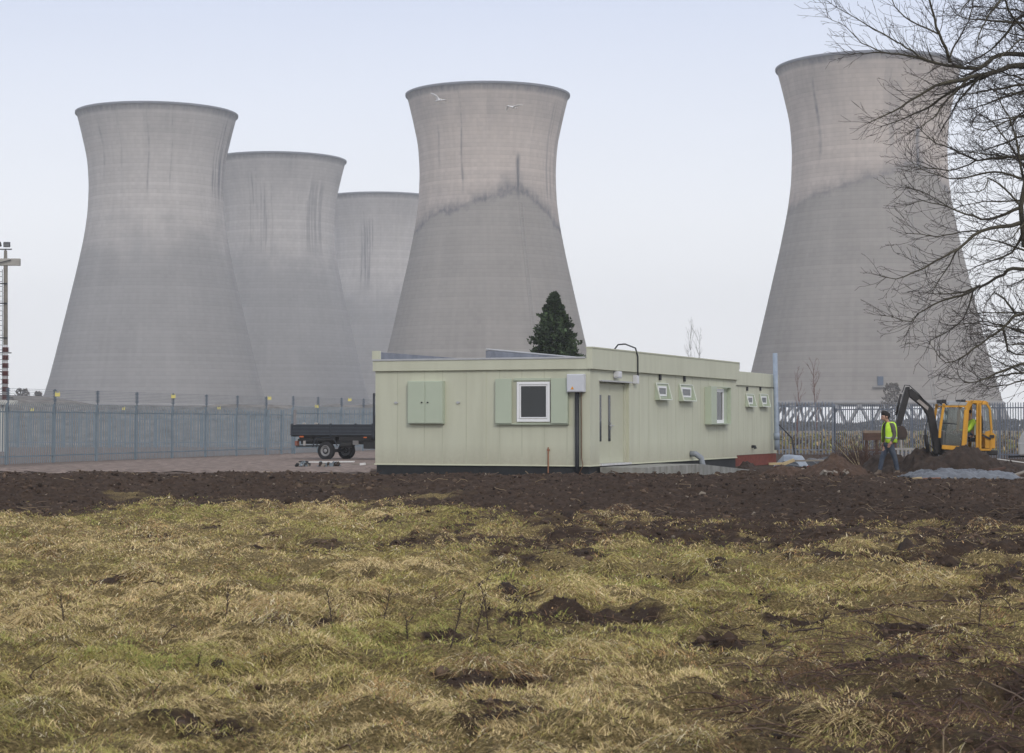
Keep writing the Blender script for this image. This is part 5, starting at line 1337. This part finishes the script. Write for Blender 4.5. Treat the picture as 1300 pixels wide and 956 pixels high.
# ------------------------------------------------------------------ mini excavator with driver
def excavator():
    Y0 = 57.0; org = P(1225, 538, Y0-.5); gz = .1
    r = thing('mini_excavator', (org.x, Y0, gz), 'yellow cabbed mini excavator with black raised arm, digging by the grey fence', 'excavator')
    def q(px, py, dy=0.0): p = P(px, py, Y0-.5); return Vector((p.x-org.x, dy, p.z-gz))
    my = mat('excavator_yellow', (.60, .30, .03), .45, .10, 2, dirt=.4); mb_ = mat('excavator_black', (.022, .02, .02), .5, .4, 4); mg = mat('excavator_grey', (.13, .13, .13), .6, .2, 3)
    N_, Fr = -.48, .48        # near and far side of the cab
    def frame(pts, name, w=.075, y_=N_, m=my, d=.07, par=None):
        mb = MB(); pp = [q(*p, y_) for p in pts]
        for i in range(len(pp)-1): mb.bar(pp[i], pp[i+1], w, d)
        return mb.build(name, m, par or r, bevel=.008)
    sidefront = [(1191.5, 563), (1195, 553), (1193, 546), (1199, 511.5), (1202, 509)]
    for yy, nm in ((N_, 'near_side_frame'), (Fr, 'far_side_frame')):
        frame([(1193, 556), (1193.6, 545), (1198.6, 512.5)], 'front_pillar', .07, yy)
        frame([(1196, 567.8), (1258, 571.5)] if yy == Fr else [(1196, 567.5), (1225, 569.5)], 'sill', .12, yy)
        frame([(1197, 516), (1226, 516)], 'cab_top_rail', .05, yy)
        frame([(1223.5, 570), (1225.5, 545), (1227.2, 520), (1232.5, 510.2)], 'centre_pillar', .14 if yy == N_ else .08, yy)
        frame([(1232.3, 510), (1246, 510.5), (1251, 512)], 'roof_rail', .09, yy)
        frame([(1241, 571), (1242, 512)], 'rear_pillar', .10, yy)
    # open door folded back
    door = frame([(1244, 571), (1244, 512.5), (1252, 512.5), (1256, 519), (1258, 545), (1257.2, 571), (1244, 571)], 'door', .06, N_-.06)
    MB().prism([(q(1244.5, 0).x, q(0, 569).z), (q(1244.5, 0).x, q(0, 548).z), (q(1251, 0).x, q(0, 546.5).z), (q(1257.3, 0).x, q(0, 552).z), (q(1257, 0).x, q(0, 569).z)], N_-.075, N_-.05).build('door_panel', my, door)
    MB().bar(q(1246, 552, N_-.1), q(1257, 557.5, N_-.1), .05, .03).build('grab_rail', m_dark, door)
    MB().quadbox(q(1258.5, 554, N_-.08), (.12, .1, .08)).build('door_latch', m_dark, door)
    cg = clear_glass('cab_glass')
    MB().prism([(q(1245, 0).x, q(0, 546).z), (q(1245, 0).x, q(0, 514).z), (q(1251.5, 0).x, q(0, 514).z), (q(1255, 0).x, q(0, 520).z), (q(1256.5, 0).x, q(0, 546).z)], N_-.065, N_-.060).build('door_glass', cg, door)
    MB().prism([(q(1195, 0).x, q(0, 565).z), (q(1200, 0).x, q(0, 518).z), (q(1225, 0).x, q(0, 518).z), (q(1223, 0).x, q(0, 566).z)], N_+.0, N_+.006).build('side_glass', cg, r)
    MB().prism([(q(1195, 0).x, q(0, 565).z), (q(1200, 0).x, q(0, 518).z), (q(1225, 0).x, q(0, 518).z), (q(1223, 0).x, q(0, 566).z)], Fr, Fr+.006).build('side_glass', cg, r)
    MB().bar(q(1197, 537, N_), q(1215, 538.5, N_), .03, .03).build('glass_rail', m_dark, r)
    MB().prism([(q(1193, 0).x, q(0, 566).z), (q(1193, 0).x, q(0, 546).z), (q(1210, 0).x, q(0, 552).z), (q(1222, 0).x, q(0, 566).z)], -.36, .36).build('control_console', mg, r, bevel=.03)
    MB().prism([(q(1199, 0).x, q(0, 514.5).z), (q(1202, 0).x, q(0, 509.5).z), (q(1229, 0).x, q(0, 511).z), (q(1228, 0).x, q(0, 514.5).z)], -.47, .47).build('roof_hatch', mat('cab_roof_grey', (.32, .34, .36), .4), r, bevel=.01)
    MB().prism([(q(1230, 0).x, q(0, 511.5).z), (q(1233, 0).x, q(0, 508.3).z), (q(1247, 0).x, q(0, 508.8).z), (q(1252, 0).x, q(0, 512).z)], -.44, .44).build('roof', my, r, bevel=.02)
    for px in (1200, 1224.5):
        for yy in (-.3, .3): f_ = MB().quadbox(q(px, 509.5, yy), (.13, .16, .11)).bar(q(px+1.5, 511, yy), q(px+4, 514, yy), .03, .03).build('work_light', m_dark, r, bevel=.02)
    MB().quadbox(q(1250, 541, .1), (.06, .5, .6)).build('engine_bulkhead', mb_, r)
    MB().prism([(q(1243, 0).x, q(0, 570).z), (q(1243, 0).x, q(0, 550).z), (q(1257, 0).x, q(0, 552).z), (q(1260, 0).x, q(0, 570).z)], -.38, .45).build('engine_cover', my, r, bevel=.06)
    MB().box(q(1194, 0).x, q(1261, 0).x, -.5, .55, q(0, 578).z, q(0, 571.5).z).build('slew_deck', mb_, r, bevel=.03)
    MB().box(q(1218, 0).x, q(1246, 0).x, -.53, -.501, q(0, 576.5).z, q(0, 573.5).z).build('step', mat('worn_steel_step', (.32, .32, .31), .5), r)
    MB().lathe([(.3, 0), (.3, .16)], 20, c=(0, 0, .42)).build('slew_ring', mb_, r)
    MB().box(-.5, .5, -.35, .35, .22, .419).build('undercarriage', mb_, r, bevel=.03)
    for yy in (-.52, .52):
        tr = MB(); n = 28; prof = []
        for k in range(n):
            a = 2*PI*k/n; prof.append((.78*max(-1, min(1, math.cos(a)*1.35))*.95, .23+.23*max(-1, min(1, math.sin(a)*1.3))))
        tr.prism(prof, yy-.14, yy+.14); t_ = tr.build('track', mat('track_rubber', (.02, .02, .02), .9, .3), r, bevel=.02)
        for x in (-.6, .6): MB().lathe([(.05, -.16), (.17, -.155), (.17, .155), (.05, .16)], 16, c=(x, yy, .23), axis='y').build('track_roller', mg, t_)
    # seat
    MB().box(q(1228, 0).x, q(1240, 0).x, -.22, .25, q(0, 561).z, q(0, 556).z).box(q(1238.5, 0).x, q(1241, 0).x, -.22, .25, q(0, 556).z, q(0, 533).z).build('seat', m_dark, r, bevel=.03)
    for yy in (-.28, .3): MB().tube([q(1216, 562, yy), q(1216.5, 550, yy), q(1215, 547.5, yy)], .016, 6).build('control_lever', mat('lever_pale', (.4, .4, .38), .4), r)
    # boom, dipper, rams and bucket
    bm_ = MB().prism([(q(1186, 0).x, q(0, 577).z), (q(1198, 0).x, q(0, 574).z), (q(1189.5, 0).x, q(0, 545).z), (q(1184.5, 0).x, q(0, 519).z), (q(1179.5, 0).x, q(0, 513).z), (q(1157, 0).x, q(0, 493).z), (q(1153, 0).x, q(0, 494).z), (q(1154, 0).x, q(0, 503).z), (q(1171, 0).x, q(0, 517).z), (q(1177, 0).x, q(0, 528).z), (q(1181, 0).x, q(0, 550).z)], -.1, .1)
    b_o = bm_.build('boom', mb_, r, bevel=.015)
    MB().prism([(q(1163, 0).x, q(0, 509).z), (q(1166, 0).x, q(0, 506.5).z), (q(1178, 0).x, q(0, 516.5).z), (q(1177, 0).x, q(0, 521).z)], -.112, -.1015).build('boom_plate', mat('boom_worn_plate', (.3, .27, .25), .5), b_o)
    ram = mat('ram_chrome', (.4, .4, .4), .25, metal=.6)
    MB().tube([q(1178, 511, -.02), q(1163, 500, -.02)], .05, 10).build('ram_body', mb_, r, True); MB().tube([q(1163, 500, -.02), q(1155, 492.5, -.02)], .026, 8).build('ram_rod', mb_, r, True)
    MB().tube([q(1183, 574, -.02), q(1179, 552, -.02)], .06, 10).build('ram_body', mb_, r, True); MB().tube([q(1179, 552, -.02), q(1178.5, 540, -.02)], .03, 8).build('ram_rod', ram, r, True)
    MB().prism([(q(1150, 0).x, q(0, 491).z), (q(1154.5, 0).x, q(0, 490.3).z), (q(1155.5, 0).x, q(0, 497).z), (q(1148, 0).x, q(0, 527).z), (q(1141, 0).x, q(0, 547).z), (q(1136, 0).x, q(0, 545).z), (q(1141, 0).x, q(0, 522).z)], -.075, .075).build('dipper_arm', mb_, r, bevel=.012)
    MB().tube([q(1147, 500, -.11), q(1141, 527, -.11)], .035, 8).build('ram_body', mb_, r, True)
    MB().tube([q(1141, 527, -.11), q(1138, 542, -.11)], .018, 8).build('ram_rod', ram, r, True)
    MB().bar(q(1137, 541, 0), q(1150, 549, 0), .06, .16).build('bucket_link', mb_, r)
    # wide grading bucket: curved shell with end plates, open downwards
    bk = MB(); n = 12; cx, cz = 0, 0
    c0 = q(1145, 551, 0); prof = [(.30*math.cos(t_)*.55, .25*math.sin(t_)*.95) for t_ in np.linspace(math.radians(-35), math.radians(215), n)]
    outer = [(a*1.0, b*1.0) for a, b in prof]; inner = [(a*.88, b*.88) for a, b in prof][::-1]
    bk.prism(outer+inner, -.42, .42); o = bk.build('bucket', mat('bucket_brown_steel', (.05, .035, .03), .7, .4, 5), r, loc=c0)
    for yy in (-.43, .43): MB().prism(outer, yy-.01, yy+.01).build('bucket_cheek', MATS['bucket_brown_steel'], o)
    MB().box(.08, .14, -.42, .42, -.17, -.14).build('cutting_edge', mg, o)
    # hoses
    MB().tube([q(1190, 570, -.13), q(1179, 562, -.16), q(1178, 545, -.14), q(1182, 530, -.12)], .014, 5).build('hose', m_dark, r, True)
    MB().tube([q(1180, 512, -.1), q(1170, 500, -.12), q(1158, 489, -.1), q(1152, 488.5, -.1), q(1149, 498, -.1)], .014, 5).build('hose', m_dark, r, True)
    # driver
    d = thing('person', (org.x+q(1234, 0).x, Y0, gz+q(0, 557).z), 'seated excavator driver in hi-vis jacket and blue jeans seen through the cab glass', 'person')
    S_ = lambda dx, dy, dz, rr: (dx, dy, dz, rr)
    body = [[S_(0, 0, .10, (.14, .15)), S_(.01, 0, .28, (.13, .14)), S_(-.0, 0, .46, (.13, .15)), S_(-.05, 0, .58, .055), S_(-.09, 0, .64, .06), S_(-.11, 0, .70, .09), S_(-.12, 0, .78, .09)],
            [S_(-.11, 0, .70, .09), S_(-.17, 0, .665, .05)]]
    for s in (-1, 1):
        el = (-.16, s*.25, .25); wr = (-.36, s*.27, .20)
        body += [[S_(0, 0, .46, (.13, .15)), S_(-.01, s*.14, .48, .07), S_(-.02, s*.2, .44, .06), S_(*el, .042), S_(*wr, .027)]]; body += hand(*wr, -1, 0, -.1, sgn=1)
        body += [[S_(0, 0, .10, (.14, .15)), S_(-.05, s*.1, .09, .09), S_(-.42, s*.13, .10, .062), S_(-.50, s*.13, -.22, .045), S_(-.60, s*.13, -.24, .035)]]
    skin('body', body, m_skin, d)
    ch = [[S_(.0, 0, .06, (.155, .165)), S_(.01, 0, .28, (.16, .17)), S_(0, 0, .46, (.155, .17)), S_(-.03, 0, .54, .085)]]
    for s in (-1, 1): ch += [[S_(0, 0, .46, (.155, .17)), S_(-.01, s*.14, .48, .09), S_(-.02, s*.2, .44, .082), S_(-.16, s*.25, .25, .06), S_(-.33, s*.27, .205, .045)]]
    jk = skin('hi_vis_jacket', ch, m_hv, d)
    MB().bar((.03, -.205, .10), (.03, -.205, .42), .05, .01).build('reflective_band', MATS['reflective_silver'], jk)
    ch = [[S_(0, 0, .08, (.15, .16)), S_(-.02, 0, .09, (.14, .15))]]
    for s in (-1, 1): ch += [[S_(-.02, 0, .09, (.14, .15)), S_(-.08, s*.1, .09, .10), S_(-.42, s*.13, .10, .075), S_(-.49, s*.13, -.17, .06)]]
    skin('jeans', ch, m_jean, d)
    skin('hair', [[S_(-.08, 0, .70, .08), S_(-.085, 0, .77, .10), S_(-.115, 0, .80, .095)]], m_hair, d)
    for s in (-1, 1): skin('boot', [[S_(-.5, s*.13, -.16, .05), S_(-.5, s*.13, -.22, .05), S_(-.60, s*.13, -.235, .04)]], m_boot, d)
    fo = Vector((-.12, 0, .72)); MB().tube([fo+Vector((-.085, 0, .01)), fo+Vector((-.118, 0, -.02)), fo+Vector((-.085, 0, -.03))], [.01, .014, .01], 6).build('nose', m_skin, d, True)
    for s in (-1, 1): MB().lathe([(.004, -.012), (.026, -.01), (.03, 0), (.02, .01)], 10, c=fo+Vector((.01, s*.092, 0)), axis='y').build('ear', m_skin, d, True)
excavator()

# rounded pale trailer at the right edge
c = P(1292, 538, 68); r = thing('caravan', (c.x, 68, 0), 'rounded pale grey caravan end cut off by the right edge', 'caravan', rz=-math.radians(15.5))
pf = [(.02, .45), (0, .75), (.03, 1.0), (.14, 1.22), (.30, 1.42), (.7, 1.62), (3.6, 1.68), (4.1, 1.5), (4.3, 1.0), (4.25, .45)]
MB().prism(pf, 0, 1.9).build('body', mat('caravan_pale', (.36, .365, .37), .4, .05, 2, dirt=.25), r, bevel=.06)
MB().box(.0, 4.3, -.01, -.002, .86, .90).build('waist_trim', m_trim, r)
MB().prism([(.7, 1.05), (.75, 1.42), (1.9, 1.5), (1.9, 1.05)], -.02, -.002).build('window', m_gl, r)
for x in (1.9,):
    for yy in (.1, 1.8):
        w_ = MB().lathe([(.16, -.08), (.29, -.08), (.3, 0), (.29, .08), (.16, .08)], 24, axis='y').build('wheel', m_dark, r, True, loc=(x, yy, .3))
MB().box(.2, 4.1, .3, 1.6, .38, .449).build('chassis', m_dark, r); MB().tube([(.3, .95, .42), (-.35, .95, .40)], .04, 8).build('drawbar', m_dark, r)

# ------------------------------------------------------------------ gulls
def gull(px, py, y, rz, wl, wr, lab, roll=0):
    c = P(px, py, y); r = thing('gull', c, lab, 'bird', 'white gulls in flight', rz=rz); r.scale = (1.4,)*3
    mwb = mat('gull_white', (.85, .86, .88), .6, .03)
    # local: facing +x ; body and wings grown as one surface
    ch = [[(-.28, 0, -.005, (.035, .012)), (-.16, 0, 0, .045), (0, 0, 0, .065), (.12, 0, .01, .055), (.2, 0, .035, .036), (.25, 0, .045, .034)]]
    for s, w_ in ((1, wl), (-1, wr)):
        pts = [(0, 0, 0, .065)]
        for (dx, f_, dz, rr) in ((.03, .18, 0, (.09, .03)), (.05, .5, 0, (.10, .026)), (-.02, .8, 0, (.07, .018)), (-.10, 1, 0, (.02, .01))):
            el = w_[0] if f_ <= .5 else w_[1]; base = .5*.62
            yv = f_*.62*math.cos(el) if f_ <= .5 else base*math.cos(w_[0])+(f_-.5)*.62*math.cos(w_[1])
            zv = f_*.62*math.sin(el) if f_ <= .5 else base*math.sin(w_[0])+(f_-.5)*.62*math.sin(w_[1])
            pts.append((dx, s*yv, zv, rr))
        ch.append(pts)
    skin('body', ch, mwb, r, 2)
    MB().tube([(.27, 0, .045), (.32, 0, .038)], [.012, .003], 6).build('beak', mat('beak_yellow', (.6, .4, .08), .5), r)
    MB().prism([(-.25, -.004), (-.40, -.006), (-.40, .0), (-.25, .006)], -.07, .07).build('tail', mwb, r)
gull(557, 127.5, 150, math.radians(-55), (.15, -.1), (.8, .55), 'left white gull, gliding before the top of the middle tower')
gull(651, 136.5, 150, math.radians(235), (.25, .05), (.4, -.9), 'right white gull with bent wings before the top of the middle tower')
# @@TAIL
# ------------------------------------------------------------------ air
hzo = MB().box(-1560, 1560, -80, 1520, -1.2, 96).build('haze', None or mat('tmp', (.5, .5, .5)))
hm = bpy.data.materials.new('haze_air'); N, L = nt(hm); N.clear()
o_ = N.new('ShaderNodeOutputMaterial'); pv = N.new('ShaderNodeVolumePrincipled')
pv.inputs['Density'].default_value = .0005; pv.inputs['Color'].default_value = (.93, .955, 1, 1); pv.inputs['Anisotropy'].default_value = .2
L.new(pv.outputs[0], o_.inputs['Volume']); hzo.data.materials.clear(); hzo.data.materials.append(hm); tag(hzo, kind='stuff', label='thin even winter haze filling the air over the whole site')
# ------------------------------------------------------------------ light
SUN_EL, SUN_AZ = math.radians(34), math.radians(163)     # azimuth measured from +Y clockwise: behind the camera slightly to the right
w = bpy.data.worlds.new('World'); S.world = w; w.use_nodes = True; N, L = w.node_tree.nodes, w.node_tree.links
bg = N['Background']; sky = N.new('ShaderNodeTexSky'); sky.sky_type = 'NISHITA'; sky.sun_disc = False; sky.sun_elevation = SUN_EL; sky.sun_rotation = SUN_AZ
sky.dust_density = 4; sky.air_density = 1.2
tc = N.new('ShaderNodeTexCoord'); sp = N.new('ShaderNodeSeparateXYZ'); L.new(tc.outputs['Generated'], sp.inputs[0])
rp = N.new('ShaderNodeValToRGB'); e = rp.color_ramp.elements
cl_ = [(0, (.83, .835, .845)), (.10, (.73, .745, .785)), (.22, (.50, .545, .67)), (.5, (.60, .63, .71)), (1, (.70, .72, .78))]
while len(e) < len(cl_): e.new(.5)
for i, (p_, c_) in enumerate(cl_): e[i].position = p_; e[i].color = (*[v_*10 for v_ in c_], 1)
L.new(sp.outputs[2], rp.inputs[0])
nz = N.new('ShaderNodeTexNoise'); nz.inputs['Scale'].default_value = 2.2; nz.inputs['Detail'].default_value = 5
mp = N.new('ShaderNodeMapping'); mp.inputs['Scale'].default_value = (1, 1, 4); L.new(tc.outputs['Generated'], mp.inputs[0]); L.new(mp.outputs[0], nz.inputs['Vector'])
mr = N.new('ShaderNodeMapRange'); mr.inputs['To Min'].default_value = .95; mr.inputs['To Max'].default_value = 1.05; L.new(nz.outputs['Fac'], mr.inputs['Value'])
vm = N.new('ShaderNodeVectorMath'); vm.operation = 'SCALE'; L.new(rp.outputs[0], vm.inputs[0]); L.new(mr.outputs[0], vm.inputs['Scale'])
mx = N.new('ShaderNodeMixRGB'); mx.inputs[0].default_value = .9; L.new(sky.outputs[0], mx.inputs[1]); L.new(vm.outputs[0], mx.inputs[2])
L.new(mx.outputs[0], bg.inputs[0]); bg.inputs[1].default_value = .12
sl = bpy.data.lights.new('sun', 'SUN'); sl.energy = 1.0; sl.angle = math.radians(14); sl.color = (1, .95, .88)
so = bpy.data.objects.new('sun', sl); COL.objects.link(so)
sd = Vector((math.sin(SUN_AZ)*math.cos(SUN_EL), math.cos(SUN_AZ)*math.cos(SUN_EL), math.sin(SUN_EL)))
so.rotation_euler = (-sd).to_track_quat('-Z', 'Y').to_euler(); so.location = (0, -20, 60)
S.render.engine = 'CYCLES'; S.cycles.volume_bounces = 2
S.view_settings.view_transform = 'Standard'; S.view_settings.look = 'None'; S.view_settings.exposure = .27; S.view_settings.gamma = 1; S.view_settings.use_curve_mapping = False
